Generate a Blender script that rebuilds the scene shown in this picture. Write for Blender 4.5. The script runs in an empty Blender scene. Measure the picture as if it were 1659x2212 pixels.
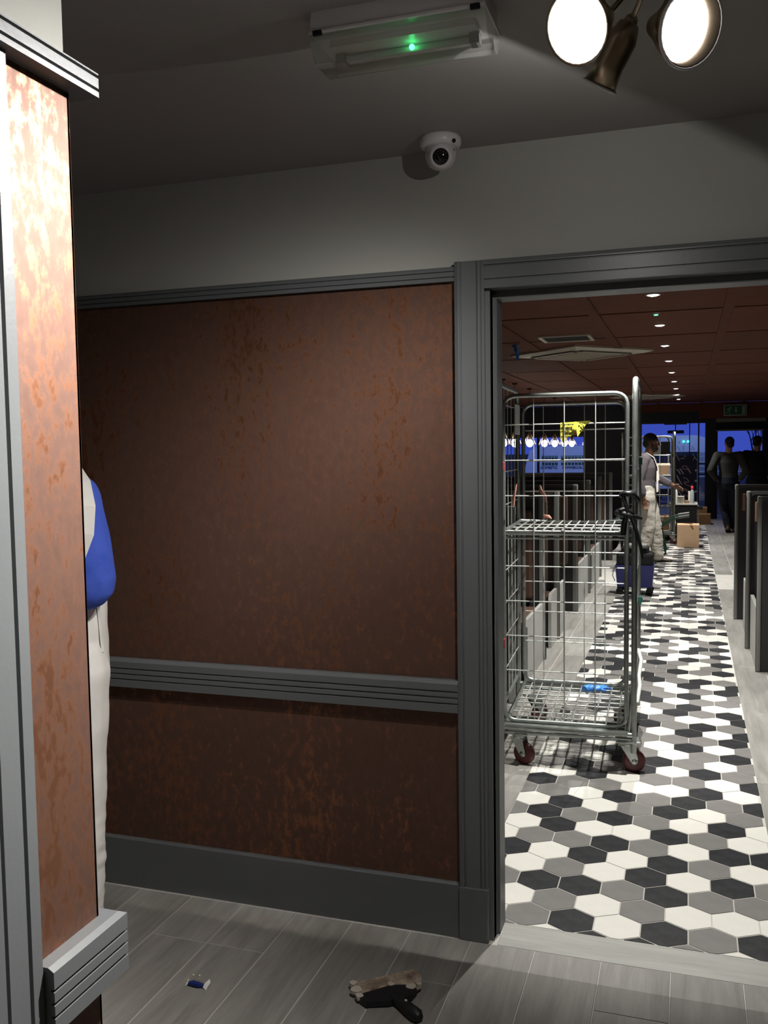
import bpy, bmesh, math, random
from mathutils import Vector, Matrix, noise
random.seed(7)
SC = bpy.context.scene
COL = SC.collection
PI = math.pi
V = Vector

# ------------------------------------------------------------------ camera
F_PX = 1976.8
yaw, pitch, roll = (math.radians(a) for a in (18.452, -3.8805, -0.8321))
CAM_H = 1.55
sy, cy_ = math.sin(yaw), math.cos(yaw)
cp, sp = math.cos(pitch), math.sin(pitch)
fw = V((-sy*cp, cy_*cp, sp)); rt = V((cy_, sy, 0)); up = rt.cross(fw)
cr, sr = math.cos(roll), math.sin(roll)
rt, up = cr*rt + sr*up, -sr*rt + cr*up
cam = bpy.data.cameras.new('camera')
cam.sensor_fit = 'VERTICAL'; cam.sensor_height = 36.0
cam.lens = F_PX/2212*36.0
cam.clip_start = 0.02; cam.clip_end = 200
camo = bpy.data.objects.new('camera', cam); COL.objects.link(camo)
camo.matrix_world = Matrix(((rt.x, up.x, -fw.x, 0), (rt.y, up.y, -fw.y, 0), (rt.z, up.z, -fw.z, CAM_H), (0, 0, 0, 1)))
SC.camera = camo

# ------------------------------------------------------------------ view, world
SC.view_settings.view_transform = 'Standard'
SC.view_settings.look = 'None'
SC.view_settings.gamma = 1.0
SC.view_settings.use_curve_mapping = False
SC.view_settings.exposure = 0.0
W = bpy.data.worlds.new('dusk'); SC.world = W
W.use_nodes = True
bg = W.node_tree.nodes['Background']
bg.inputs['Color'].default_value = (0.085, 0.15, 0.95, 1)
bg.inputs['Strength'].default_value = 0.52

def spot_lamp(name, loc, direction, power, angle, blend, size, color=(1, 1, 1)):
    L = bpy.data.lights.new(name, 'SPOT')
    L.energy = power; L.spot_size = math.radians(angle); L.spot_blend = blend
    L.shadow_soft_size = size; L.color = color
    o = bpy.data.objects.new(name, L); COL.objects.link(o)
    o.location = loc
    o.rotation_euler = V(direction).to_track_quat('-Z', 'Y').to_euler()
    return o
# hall spot cluster (bulbs of the three heads of the ceiling fixture) -- heads are built round these points
H1 = V((-0.195, 1.72, 2.30)); D1 = V((-0.42, -0.78, -0.46)).normalized()
H2 = V((-0.005, 1.755, 2.285)); D2 = V((0.62, -0.66, -0.40)).normalized()
H3 = V((-0.172, 1.912, 2.268)); D3 = V((-0.50, 0.30, -0.81)).normalized()
LAMP_C = (1.0, 0.97, 0.93)
B1_ = spot_lamp('spot_lamp', H1 + D1*0.015, V((-0.75, -0.45, -1.0)), 570, 150, 0.3, 0.02, LAMP_C)
spot_lamp('spot_lamp', H2 + D2*0.015, V((0.55, -0.50, -0.75)), 45, 120, 1.0, 0.02, LAMP_C)
# third head: invented profile throwing most light downwards, its cut plane set to draw the shade edges
CUT = V((0.0, 0.959, 0.283))
A_ = spot_lamp('spot_lamp', H3 + D3*0.006, CUT, 60, 179, 0.0, 0.001, LAMP_C)
def profile(o, axis, power, floor_):
    L = o.data; L.use_nodes = True; nt = L.node_tree; e = nt.nodes['Emission']
    g = nt.nodes.new('ShaderNodeNewGeometry'); d = nt.nodes.new('ShaderNodeVectorMath'); d.operation = 'DOT_PRODUCT'
    d.inputs[1].default_value = axis
    nt.links.new(g.outputs['Incoming'], d.inputs[0])
    m = nt.nodes.new('ShaderNodeMath'); m.operation = 'MAXIMUM'; m.inputs[1].default_value = 0.0; nt.links.new(d.outputs['Value'], m.inputs[0])
    q = nt.nodes.new('ShaderNodeMath'); q.operation = 'POWER'; q.inputs[1].default_value = power; nt.links.new(m.outputs[0], q.inputs[0])
    a = nt.nodes.new('ShaderNodeMath'); a.operation = 'ADD'; a.inputs[1].default_value = floor_; nt.links.new(q.outputs[0], a.inputs[0])
    nt.links.new(a.outputs[0], e.inputs['Strength'])
profile(B1_, V((-0.75, -0.45, -1.0)).normalized(), 7.0, 0.0)
profile(A_, V((-0.12, 0.20, -0.97)), 4.0, 0.06)
B2_ = spot_lamp('spot_lamp', H3 + D3*0.006, V((-1.0, 0.74, -0.72)), 165, 90, 0.6, 0.012, LAMP_C)
profile(B2_, V((-1.0, 0.74, -0.72)).normalized(), 22.0, 0.0)

# added fill light outside the end glass, brightens the vans
sl = bpy.data.lights.new('van_fill_light', 'POINT'); sl.energy = 420; sl.shadow_soft_size = 0.2; sl.color = (0.45, 0.62, 1.0)
slo = bpy.data.objects.new('van_fill_light', sl); COL.objects.link(slo); slo.location = (-1.6, 22.3, 5.2)
# aisle downlights of the dining room
DOWN = [(-0.21, 4.30), (-0.21, 5.75), (-0.214, 7.2), (-0.212, 8.67), (-0.21, 10.24), (-0.21, 11.86),
        (-0.207, 13.53), (-0.204, 15.22), (-0.202, 17.0), (-0.2, 18.7)]
for i, (x, y) in enumerate(DOWN):
    spot_lamp('downlight_lamp', (x, y, 2.425), (0, 0, -1), (270 if i == 0 else 210 if i < 8 else 75), 82, 0.45, 0.014, (1.0, 0.985, 0.93))

# ------------------------------------------------------------------ helpers
def tag(o, label=None, cat=None, group=None, kind=None):
    if label: o['label'] = label
    if cat: o['category'] = cat
    if group: o['group'] = group
    if kind: o['kind'] = kind
    return o
def empty(name, loc=(0, 0, 0), label=None, cat=None, group=None, rz=0.0):
    o = bpy.data.objects.new(name, None); COL.objects.link(o)
    o.empty_display_size = 0.05
    o.location = loc; o.rotation_euler = (0, 0, rz)
    return tag(o, label, cat, group)
def children_of(o):
    return [c for c in COL.objects if c.parent == o]
def copy_tree(o, parent=None):
    c = o.copy(); COL.objects.link(c); c.parent = parent
    for ch in children_of(o): copy_tree(ch, c)
    return c

class MB:
    def __init__(s): s.v = []; s.f = []; s.m = []; s.sm = []
    def add(s, vs, fs, mi=0, smooth=False):
        b = len(s.v); s.v += [V(p) for p in vs]
        for f in fs: s.f.append([b+i for i in f]); s.m.append(mi); s.sm.append(smooth)
    def box(s, a, b, mi=0, M=None):
        x0, y0, z0 = a; x1, y1, z1 = b
        vs = [V(p) for p in ((x0,y0,z0),(x1,y0,z0),(x1,y1,z0),(x0,y1,z0),(x0,y0,z1),(x1,y0,z1),(x1,y1,z1),(x0,y1,z1))]
        if M: vs = [M @ p for p in vs]
        s.add(vs, [(0,3,2,1),(4,5,6,7),(0,1,5,4),(1,2,6,5),(2,3,7,6),(3,0,4,7)], mi)
    def cbox(s, a, b, c=0.004, mi=0, M=None):
        """box with chamfered edges"""
        bm = bmesh.new()
        bmesh.ops.create_cube(bm, size=1)
        a = V(a); b = V(b)
        for v in bm.verts: v.co = V(((a[i]+b[i])/2 + v.co[i]*(b[i]-a[i]) for i in range(3)))
        bmesh.ops.bevel(bm, geom=bm.edges[:], offset=c, segments=2, affect='EDGES', profile=0.6)
        s.from_bm(bm, mi, M); bm.free()
    def from_bm(s, bm, mi=0, M=None, smooth=False):
        bm.verts.index_update()
        s.add([(M @ v.co) if M else v.co.copy() for v in bm.verts], [[v.index for v in f.verts] for f in bm.faces], mi, smooth)
    def prism(s, poly, axis, lo, hi, mi=0):
        """extrude closed 2-D polygon along axis 'x','y' or 'z'"""
        def P(p, t):
            return {'x': (t, p[0], p[1]), 'y': (p[0], t, p[1]), 'z': (p[0], p[1], t)}[axis]
        n = len(poly)
        vs = [P(p, lo) for p in poly] + [P(p, hi) for p in poly]
        fs = [tuple(range(n-1, -1, -1)), tuple(range(n, 2*n))] + [(i, (i+1) % n, n+(i+1) % n, n+i) for i in range(n)]
        s.add(vs, fs, mi)
    def tube(s, pts, r, n=8, closed=False, mi=0, cap=True):
        pts = [V(p) for p in pts]
        k = len(pts)
        rs = r if isinstance(r, (list, tuple)) else [r]*k
        rings = []; prev = None
        for i, p in enumerate(pts):
            if closed: t = (pts[(i+1) % k]-pts[i-1])
            else: t = pts[min(i+1, k-1)]-pts[max(i-1, 0)]
            t.normalize()
            if prev is None:
                a = V((0, 0, 1)) if abs(t.z) < 0.9 else V((1, 0, 0))
                u = t.cross(a).normalized()
            else:
                u = prev - t*prev.dot(t); u.normalize()
            w = t.cross(u); prev = u
            rings.append([p + (u*math.cos(2*PI*j/n)+w*math.sin(2*PI*j/n))*rs[i] for j in range(n)])
        vs = [q for ring in rings for q in ring]; fs = []
        for i in range(k if closed else k-1):
            a = i*n; b = ((i+1) % k)*n
            for j in range(n):
                fs.append((a+j, a+(j+1) % n, b+(j+1) % n, b+j))
        s.add(vs, fs, mi, True)
        if cap and not closed:
            s.add(rings[0], [tuple(range(n-1, -1, -1))], mi); s.add(rings[-1], [tuple(range(n))], mi)
    def lathe(s, prof, n=24, M=None, mi=0, smooth=True, caps=True):
        """prof = [(r,z)] round local z"""
        vs = [V((r*math.cos(2*PI*j/n), r*math.sin(2*PI*j/n), z)) for r, z in prof for j in range(n)]
        if M: vs = [M @ p for p in vs]
        fs = []
        for i in range(len(prof)-1):
            for j in range(n):
                fs.append((i*n+j, i*n+(j+1) % n, (i+1)*n+(j+1) % n, (i+1)*n+j))
        s.add(vs, fs, mi, smooth)
        if caps:
            k = len(prof)-1
            if prof[0][0] > 1e-5: s.add(vs[:n], [tuple(range(n-1, -1, -1))], mi)
            if prof[-1][0] > 1e-5: s.add(vs[k*n:], [tuple(range(n))], mi)
    def ball(s, c, r, n=16, mi=0, R=None):
        c = V(c); r = V(r) if not isinstance(r, (int, float)) else V((r, r, r))
        k = n//2
        prof = [(math.sin(PI*i/k), -math.cos(PI*i/k)) for i in range(k+1)]
        prof[0] = (1e-6, -1); prof[-1] = (1e-6, 1)
        M = Matrix.Translation(c) @ (R.to_4x4() if R else Matrix()) @ Matrix.Diagonal((r.x, r.y, r.z, 1))
        s.lathe(prof, n, M, mi, True, False)
    def build(s, name, mats, parent=None, kind=None, label=None, mesh_only=False):
        me = bpy.data.meshes.new(name)
        me.from_pydata([tuple(p) for p in s.v], [], s.f)
        if not isinstance(mats, (list, tuple)): mats = [mats]
        for m in mats: me.materials.append(m)
        me.polygons.foreach_set('material_index', s.m)
        me.polygons.foreach_set('use_smooth', s.sm)
        me.update()
        bm = bmesh.new(); bm.from_mesh(me)
        bmesh.ops.recalc_face_normals(bm, faces=bm.faces[:]); bm.to_mesh(me); bm.free()
        if mesh_only: return me
        return link(name, me, parent, kind, label)
def link(name, me, parent=None, kind=None, label=None):
    o = bpy.data.objects.new(name, me); COL.objects.link(o)
    if parent: o.parent = parent
    if kind: o['kind'] = kind
    if label: o['label'] = label
    return o
def struct(name, mb, mats, parent=None):
    return mb.build(name, mats, parent, None if parent else 'structure')
def axisM(loc, d, spin=0.0):
    q = V(d).to_track_quat('Z', 'Y')
    return Matrix.Translation(V(loc)) @ q.to_matrix().to_4x4() @ Matrix.Rotation(spin, 4, 'Z')
def fillet(pts, r, k=5):
    """round the inner corners of a polyline"""
    pts = [V(p) for p in pts]; out = [pts[0]]
    for i in range(1, len(pts)-1):
        p = pts[i]; a = (pts[i-1]-p); b = (pts[i+1]-p)
        rr = min(r, a.length*0.49, b.length*0.49)
        a = p + a.normalized()*rr; b = p + b.normalized()*rr
        for j in range(k+1):
            t = j/k
            out.append(a*(1-t)**2 + p*2*t*(1-t) + b*t*t)
    out.append(pts[-1]); return out

# ------------------------------------------------------------------ materials
def mat(name, color, rough=0.5, metal=0.0, var=0.0, scale=8.0, bump=0.0, bscale=60.0, stretch=(1, 1, 1), color2=None, emit=None, estr=0.0, coat=0.0, rand=0.0, spec=0.5):
    m = bpy.data.materials.new(name); m.use_nodes = True
    nt = m.node_tree; p = nt.nodes['Principled BSDF']
    p.inputs['Base Color'].default_value = (*color, 1)
    p.inputs['Roughness'].default_value = rough
    p.inputs['Metallic'].default_value = metal
    p.inputs['Specular IOR Level'].default_value = spec
    if coat: p.inputs['Coat Weight'].default_value = coat
    if emit:
        p.inputs['Emission Color'].default_value = (*emit, 1); p.inputs['Emission Strength'].default_value = estr
    tc = nt.nodes.new('ShaderNodeTexCoord'); mp = nt.nodes.new('ShaderNodeMapping')
    mp.inputs['Scale'].default_value = stretch
    nt.links.new(tc.outputs['Object'], mp.inputs['Vector'])
    last = None
    if var or color2:
        n = nt.nodes.new('ShaderNodeTexNoise'); n.inputs['Scale'].default_value = scale; n.inputs['Detail'].default_value = 6
        n.inputs['Roughness'].default_value = 0.65
        nt.links.new(mp.outputs['Vector'], n.inputs['Vector'])
        r = nt.nodes.new('ShaderNodeValToRGB')
        c2 = color2 if color2 else tuple(c*(1-var) for c in color)
        r.color_ramp.elements[0].position = 0.35; r.color_ramp.elements[1].position = 0.65
        r.color_ramp.elements[0].color = (*c2, 1); r.color_ramp.elements[1].color = (*color, 1)
        nt.links.new(n.outputs['Fac'], r.inputs['Fac'])
        last = r.outputs['Color']
    if rand:
        oi = nt.nodes.new('ShaderNodeObjectInfo'); mr = nt.nodes.new('ShaderNodeMapRange')
        mr.inputs['To Min'].default_value = 1-rand; mr.inputs['To Max'].default_value = 1+rand
        nt.links.new(oi.outputs['Random'], mr.inputs['Value'])
        mx = nt.nodes.new('ShaderNodeVectorMath'); mx.operation = 'SCALE'
        if last: nt.links.new(last, mx.inputs[0])
        else: mx.inputs[0].default_value = color
        nt.links.new(mr.outputs['Result'], mx.inputs['Scale']); last = mx.outputs['Vector']
    if last: nt.links.new(last, p.inputs['Base Color'])
    if bump:
        n2 = nt.nodes.new('ShaderNodeTexNoise'); n2.inputs['Scale'].default_value = bscale; n2.inputs['Detail'].default_value = 4
        nt.links.new(mp.outputs['Vector'], n2.inputs['Vector'])
        b = nt.nodes.new('ShaderNodeBump'); b.inputs['Strength'].default_value = bump; b.inputs['Distance'].default_value = 0.01
        nt.links.new(n2.outputs['Fac'], b.inputs['Height']); nt.links.new(b.outputs['Normal'], p.inputs['Normal'])
    return m

def glass_mat(name, tint=(1, 1, 1), rough=0.02, milk=0.0):
    m = bpy.data.materials.new(name); m.use_nodes = True
    nt = m.node_tree; nt.nodes.clear()
    o = nt.nodes.new('ShaderNodeOutputMaterial'); t = nt.nodes.new('ShaderNodeBsdfTransparent'); t.inputs['Color'].default_value = (*tint, 1)
    g = nt.nodes.new('ShaderNodeBsdfGlossy'); g.inputs['Roughness'].default_value = rough
    fr = nt.nodes.new('ShaderNodeFresnel'); fr.inputs['IOR'].default_value = 1.45
    mx = nt.nodes.new('ShaderNodeMixShader')
    nt.links.new(fr.outputs['Fac'], mx.inputs['Fac']); nt.links.new(t.outputs['BSDF'], mx.inputs[1]); nt.links.new(g.outputs['BSDF'], mx.inputs[2])
    if milk:
        df = nt.nodes.new('ShaderNodeBsdfDiffuse'); df.inputs['Color'].default_value = (0.75, 0.75, 0.74, 1); m2 = nt.nodes.new('ShaderNodeMixShader'); m2.inputs['Fac'].default_value = milk
        nt.links.new(mx.outputs['Shader'], m2.inputs[1]); nt.links.new(df.outputs['BSDF'], m2.inputs[2]); nt.links.new(m2.outputs['Shader'], o.inputs['Surface'])
    else: nt.links.new(mx.outputs['Shader'], o.inputs['Surface'])
    return m

def wallpaper_mat():
    """metallic copper-flake wallpaper: matte brown ground with streaky copper foil flakes"""
    m = bpy.data.materials.new('copper_wallpaper'); m.use_nodes = True
    nt = m.node_tree; p = nt.nodes['Principled BSDF']; N = nt.nodes.new; Lk = nt.links.new
    tc = N('ShaderNodeTexCoord'); mp = N('ShaderNodeMapping'); mp.inputs['Scale'].default_value = (1, 1, 0.6)
    Lk(tc.outputs['Object'], mp.inputs['Vector'])
    def noise_(scale, detail, rough, dist=0.0, vec=None):
        n = N('ShaderNodeTexNoise'); n.inputs['Scale'].default_value = scale; n.inputs['Detail'].default_value = detail
        n.inputs['Roughness'].default_value = rough; n.inputs['Distortion'].default_value = dist
        Lk(vec or mp.outputs['Vector'], n.inputs['Vector']); return n
    big = noise_(3.2, 3, 0.5)
    fine = noise_(40, 10, 0.70, 0.1)
    mp2 = N('ShaderNodeMapping'); mp2.inputs['Scale'].default_value = (1, 1, 0.12); Lk(tc.outputs['Object'], mp2.inputs['Vector'])
    streak = noise_(30, 3, 0.5, 0, mp2.outputs['Vector'])
    a = N('ShaderNodeMath'); a.operation = 'MULTIPLY_ADD'; a.inputs[1].default_value = 0.55; Lk(big.outputs['Fac'], a.inputs[0]); Lk(fine.outputs['Fac'], a.inputs[2])
    b = N('ShaderNodeMath'); b.operation = 'MULTIPLY_ADD'; b.inputs[1].default_value = 0.22; Lk(streak.outputs['Fac'], b.inputs[0]); Lk(a.outputs[0], b.inputs[2])
    flake = N('ShaderNodeValToRGB'); flake.color_ramp.elements[0].position = 0.86; flake.color_ramp.elements[1].position = 1.0
    mr = N('ShaderNodeMapRange'); mr.inputs['From Min'].default_value = 0.45; mr.inputs['From Max'].default_value = 1.32
    Lk(b.outputs[0], mr.inputs['Value'])
    flake.color_ramp.elements[0].position = 0.52; flake.color_ramp.elements[1].position = 0.68
    Lk(mr.outputs['Result'], flake.inputs['Fac'])
    ground = N('ShaderNodeValToRGB')
    ground.color_ramp.elements[0].color = (0.118, 0.060, 0.042, 1); ground.color_ramp.elements[1].color = (0.160, 0.082, 0.058, 1)
    ground.color_ramp.elements[0].position = 0.35; ground.color_ramp.elements[1].position = 0.7
    Lk(fine.outputs['Fac'], ground.inputs['Fac'])
    mx = N('ShaderNodeMix'); mx.data_type = 'RGBA'
    Lk(flake.outputs['Color'], mx.inputs[0]); Lk(ground.outputs['Color'], mx.inputs[6]); mx.inputs[7].default_value = (0.30, 0.132, 0.072, 1)
    Lk(mx.outputs[2], p.inputs['Base Color'])
    me = N('ShaderNodeMapRange'); me.inputs['To Min'].default_value = 0.55; me.inputs['To Max'].default_value = 0.85
    Lk(flake.outputs['Color'], me.inputs['Value']); Lk(me.outputs['Result'], p.inputs['Metallic'])
    ro = N('ShaderNodeMapRange'); ro.inputs['To Min'].default_value = 0.58; ro.inputs['To Max'].default_value = 0.40
    Lk(flake.outputs['Color'], ro.inputs['Value']); Lk(ro.outputs['Result'], p.inputs['Roughness'])
    bp = N('ShaderNodeBump'); bp.inputs['Strength'].default_value = 0.12; bp.inputs['Distance'].default_value = 0.004
    Lk(b.outputs[0], bp.inputs['Height']); Lk(bp.outputs['Normal'], p.inputs['Normal'])
    return m

def wood_mat(name, c1, c2, along='y', rough=0.5):
    """grey wood-look plank: long streaky grain, per-plank tone and offset"""
    m = bpy.data.materials.new(name); m.use_nodes = True
    nt = m.node_tree; p = nt.nodes['Principled BSDF']; N = nt.nodes.new; Lk = nt.links.new
    tc = N('ShaderNodeTexCoord'); oi = N('ShaderNodeObjectInfo')
    ad = N('ShaderNodeVectorMath'); ad.operation = 'ADD'
    sc = N('ShaderNodeVectorMath'); sc.operation = 'SCALE'; sc.inputs[0].default_value = (37, 19, 11); Lk(oi.outputs['Random'], sc.inputs['Scale'])
    Lk(tc.outputs['Object'], ad.inputs[0]); Lk(sc.outputs['Vector'], ad.inputs[1])
    mp = N('ShaderNodeMapping'); mp.inputs['Scale'].default_value = (1, 0.09, 1) if along == 'y' else (0.09, 1, 1)
    Lk(ad.outputs['Vector'], mp.inputs['Vector'])
    n1 = N('ShaderNodeTexNoise'); n1.inputs['Scale'].default_value = 22; n1.inputs['Detail'].default_value = 8; n1.inputs['Roughness'].default_value = 0.7; n1.inputs['Distortion'].default_value = 0.6
    Lk(mp.outputs['Vector'], n1.inputs['Vector'])
    mp2 = N('ShaderNodeMapping'); mp2.inputs['Scale'].default_value = (1, 0.3, 1) if along == 'y' else (0.3, 1, 1)
    Lk(ad.outputs['Vector'], mp2.inputs['Vector'])
    n2 = N('ShaderNodeTexNoise'); n2.inputs['Scale'].default_value = 6; n2.inputs['Detail'].default_value = 3; n2.inputs['Distortion'].default_value = 1.2
    Lk(mp2.outputs['Vector'], n2.inputs['Vector'])
    mixf = N('ShaderNodeMath'); mixf.operation = 'MULTIPLY_ADD'; mixf.inputs[1].default_value = 0.5; Lk(n2.outputs['Fac'], mixf.inputs[0]); Lk(n1.outputs['Fac'], mixf.inputs[2])
    r = N('ShaderNodeValToRGB'); r.color_ramp.elements[0].position = 0.5; r.color_ramp.elements[1].position = 0.95
    r.color_ramp.elements[0].color = (*c2, 1); r.color_ramp.elements[1].color = (*c1, 1)
    Lk(mixf.outputs[0], r.inputs['Fac'])
    mr = N('ShaderNodeMapRange'); mr.inputs['To Min'].default_value = 0.88; mr.inputs['To Max'].default_value = 1.1; Lk(oi.outputs['Random'], mr.inputs['Value'])
    s2 = N('ShaderNodeVectorMath'); s2.operation = 'SCALE'; Lk(r.outputs['Color'], s2.inputs[0]); Lk(mr.outputs['Result'], s2.inputs['Scale'])
    Lk(s2.outputs['Vector'], p.inputs['Base Color'])
    p.inputs['Roughness'].default_value = rough
    b = N('ShaderNodeBump'); b.inputs['Strength'].default_value = 0.15; b.inputs['Distance'].default_value = 0.003
    Lk(n1.outputs['Fac'], b.inputs['Height']); Lk(b.outputs['Normal'], p.inputs['Normal'])
    return m

M_TRIM = mat('grey_trim_paint', (0.115, 0.122, 0.125), 0.40, var=0.06, scale=5, bump=0.03, bscale=120)
M_WALL = mat('warm_grey_wall_paint', (0.40, 0.40, 0.365), 0.75, var=0.05, scale=2, bump=0.04, bscale=200)
M_CEIL = mat('grey_ceiling_paint', (0.29, 0.275, 0.265), 0.8, var=0.05, scale=2, bump=0.04, bscale=200)
M_COPPER = wallpaper_mat()
M_PLANK = wood_mat('grey_wood_tile', (0.36, 0.345, 0.32), (0.20, 0.19, 0.175), 'y', 0.5)
M_PLANKX = wood_mat('grey_wood_tile_cross', (0.46, 0.455, 0.42), (0.32, 0.315, 0.29), 'x', 0.5)
M_GROUT = mat('pale_grout', (0.56, 0.54, 0.50), 0.9, var=0.1)
M_HW = mat('cream_hex_tile', (0.82, 0.80, 0.74), 0.35, var=0.04, scale=14)
M_HG = mat('grey_hex_tile', (0.205, 0.195, 0.187), 0.55, var=0.12, scale=12, spec=0.3)
M_HD = mat('charcoal_hex_tile', (0.017, 0.017, 0.019), 0.55, color2=(0.034, 0.035, 0.038), scale=18, spec=0.2)
M_BROWN = mat('brown_ceiling_panel', (0.140, 0.044, 0.023), 0.8, spec=0.2, var=0.15, scale=3, rand=0.08)
M_DARKGAP = mat('black_reveal', (0.012, 0.008, 0.007), 0.9)
M_NAVY = mat('navy_wall_paint', (0.016, 0.017, 0.024), 0.7)
M_DARK = mat('dark_wall_paint', (0.022, 0.019, 0.018), 0.7)
M_STEEL = mat('galvanised_steel', (0.42, 0.45, 0.43), 0.36, 0.85, var=0.25, scale=25)
M_WIRE = mat('zinc_wire', (0.66, 0.68, 0.65), 0.35, 0.6, var=0.15, scale=30)
M_WHITEP = mat('white_plastic', (0.62, 0.60, 0.60), 0.35)
M_BLACK = mat('black_plastic', (0.008, 0.008, 0.009), 0.55, spec=0.25)
M_RUBBER = mat('dark_red_wheel_rubber', (0.085, 0.010, 0.012), 0.5, var=0.3, scale=20)
M_BRASS = mat('brushed_brass', (0.42, 0.34, 0.24), 0.32, 1.0, var=0.1, scale=40)
M_REFL = mat('lamp_reflector', (0.9, 0.88, 0.85), 0.25, 0.9)
M_BULB = mat('lit_bulb', (1, 1, 1), 0.5, emit=(1.0, 0.96, 0.97), estr=40)
M_DLIT = mat('lit_downlight', (1, 1, 1), 0.5, emit=(1.0, 0.97, 0.90), estr=18)
M_GREENLED = mat('green_led', (0.1, 1, 0.35), 0.5, emit=(0.05, 1.0, 0.25), estr=9)
M_CLEAR = glass_mat('clear_diffuser', (0.93, 0.93, 0.92), 0.12, 0.13)
M_GLASS = glass_mat('window_glass', (0.95, 0.97, 0.98), 0.02)
M_BOOTH = mat('grey_booth_board', (0.36, 0.36, 0.34), 0.5, var=0.08, scale=6)
M_RAIL = mat('dark_grey_rail', (0.055, 0.055, 0.052), 0.5)
M_EDGE = mat('dark_grey_edging', (0.19, 0.19, 0.178), 0.5, var=0.08, scale=6)
M_BOOTHD = mat('dark_booth_side', (0.022, 0.022, 0.024), 0.55)
M_SEAT = mat('brown_seat_vinyl', (0.085, 0.042, 0.026), 0.5, var=0.2, scale=6)
M_TAN = mat('tan_block', (0.26, 0.15, 0.08), 0.6)
M_YELLOW = mat('yellow_label_paper', (0.78, 0.72, 0.10), 0.6, var=0.05)
M_INK = mat('black_ink', (0.02, 0.018, 0.015), 0.7)
M_RED = mat('red_clip_plastic', (0.20, 0.02, 0.025), 0.5)
M_REDCAP = mat('red_cap_plastic', (0.62, 0.03, 0.03), 0.4)
M_GREEN = mat('green_clip_plastic', (0.005, 0.09, 0.055), 0.5)
M_BLUEGLOVE = mat('blue_nitrile', (0.05, 0.25, 0.75), 0.45, bump=0.2, bscale=40)
M_SALMON = mat('salmon_plastic_tape', (0.55, 0.25, 0.18), 0.5)
M_NAVYTUB = mat('navy_tub_plastic', (0.012, 0.014, 0.10), 0.4)
M_CARD = mat('cardboard', (0.50, 0.33, 0.20), 0.75, var=0.08, scale=5)
M_CARD2 = mat('dark_cardboard', (0.33, 0.19, 0.085), 0.75, var=0.08, scale=5)
M_TAPE = mat('brown_parcel_tape', (0.17, 0.075, 0.03), 0.4)
M_PAPER = mat('white_paper', (0.72, 0.68, 0.60), 0.7)
M_GREENPAINT = mat('green_painted_steel', (0.012, 0.05, 0.032), 0.4, 0.2)
M_GALVBODY = mat('dark_barrow_pan', (0.03, 0.045, 0.038), 0.5)
M_SKIN_D = mat('brown_skin', (0.16, 0.07, 0.04), 0.5)
M_SKIN_L = mat('light_skin', (0.50, 0.28, 0.20), 0.5)
M_HAIR = mat('black_hair', (0.012, 0.009, 0.008), 0.6, bump=0.4, bscale=300)
M_MAUVE = mat('grey_mauve_knit', (0.095, 0.080, 0.090), 0.85, var=0.15, scale=20, bump=0.2)
M_OVERALL = mat('white_work_cotton', (0.86, 0.84, 0.79), 0.85, var=0.10, scale=7, bump=0.15, bscale=30)
M_DIRTY = mat('dusty_white_cotton', (0.66, 0.62, 0.55), 0.85, color2=(0.42, 0.39, 0.34), scale=5, bump=0.15, bscale=30)
M_BLUETEE = mat('royal_blue_cotton', (0.035, 0.085, 0.50), 0.85, color2=(0.06, 0.115, 0.58), scale=9, bump=0.15, bscale=60)
M_GREYSW = mat('charcoal_jumper', (0.040, 0.040, 0.036), 0.9, var=0.15, scale=20)
M_JEANS = mat('dark_denim', (0.012, 0.016, 0.034), 0.85, var=0.2, scale=20)
M_BLACKTEE = mat('black_cotton', (0.012, 0.011, 0.013), 0.9)
M_BROWNSHOE = mat('brown_leather', (0.06, 0.032, 0.022), 0.5)
M_TANBOOT = mat('tan_suede', (0.16, 0.10, 0.06), 0.8)
M_SHOEW = mat('pale_trainer', (0.62, 0.58, 0.50), 0.6)
M_CASS = mat('cream_ac_plastic', (0.50, 0.45, 0.36), 0.45)
M_SIGNG = mat('green_sign_face', (0.004, 0.09, 0.04), 0.4)
M_SIGNW = mat('pale_sign_pictogram', (0.30, 0.36, 0.32), 0.5)
M_FRAME = mat('grey_aluminium_frame', (0.22, 0.21, 0.18), 0.5, 0.2)
M_DKFRAME = mat('dark_aluminium_frame', (0.018, 0.019, 0.022), 0.5)
M_VAN = mat('white_van_paint', (0.75, 0.76, 0.78), 0.35)
M_VANG = mat('green_vinyl_lettering', (0.02, 0.10, 0.02), 0.5)
M_VANB = mat('navy_vinyl_lettering', (0.008, 0.01, 0.06), 0.5)
M_ASPH = mat('asphalt', (0.09, 0.095, 0.10), 0.85, var=0.3, scale=2)
M_CONC = mat('pale_concrete', (0.40, 0.42, 0.42), 0.85, var=0.1, scale=3)
M_BARK = mat('dark_bark', (0.015, 0.013, 0.014), 0.9)
M_POSTER = mat('navy_painted_board', (0.010, 0.012, 0.060), 0.5)
M_PAINTW = mat('white_brush_lettering', (0.85, 0.84, 0.86), 0.6)
M_PAINTP = mat('pink_brush_lettering', (0.55, 0.36, 0.44), 0.6)
M_SCRAPER = mat('plaster_caked_steel', (0.55, 0.45, 0.34), 0.7, 0.0, color2=(0.12, 0.075, 0.05), scale=22)
M_SCRH = mat('paint_spattered_handle', (0.010, 0.011, 0.013), 0.5)
M_PLASTER = mat('dry_plaster', (0.55, 0.50, 0.42), 0.9)
M_CLEARBOT = glass_mat('clear_bottle', (0.8, 0.85, 0.88), 0.05)

# ------------------------------------------------------------------ room shell
FL_TOP = -0.0016
mb = MB(); mb.box((-4.3, -2.3, -0.14), (2.7, 20.65, FL_TOP))
floor = struct('floor', mb, M_GROUT)

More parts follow.
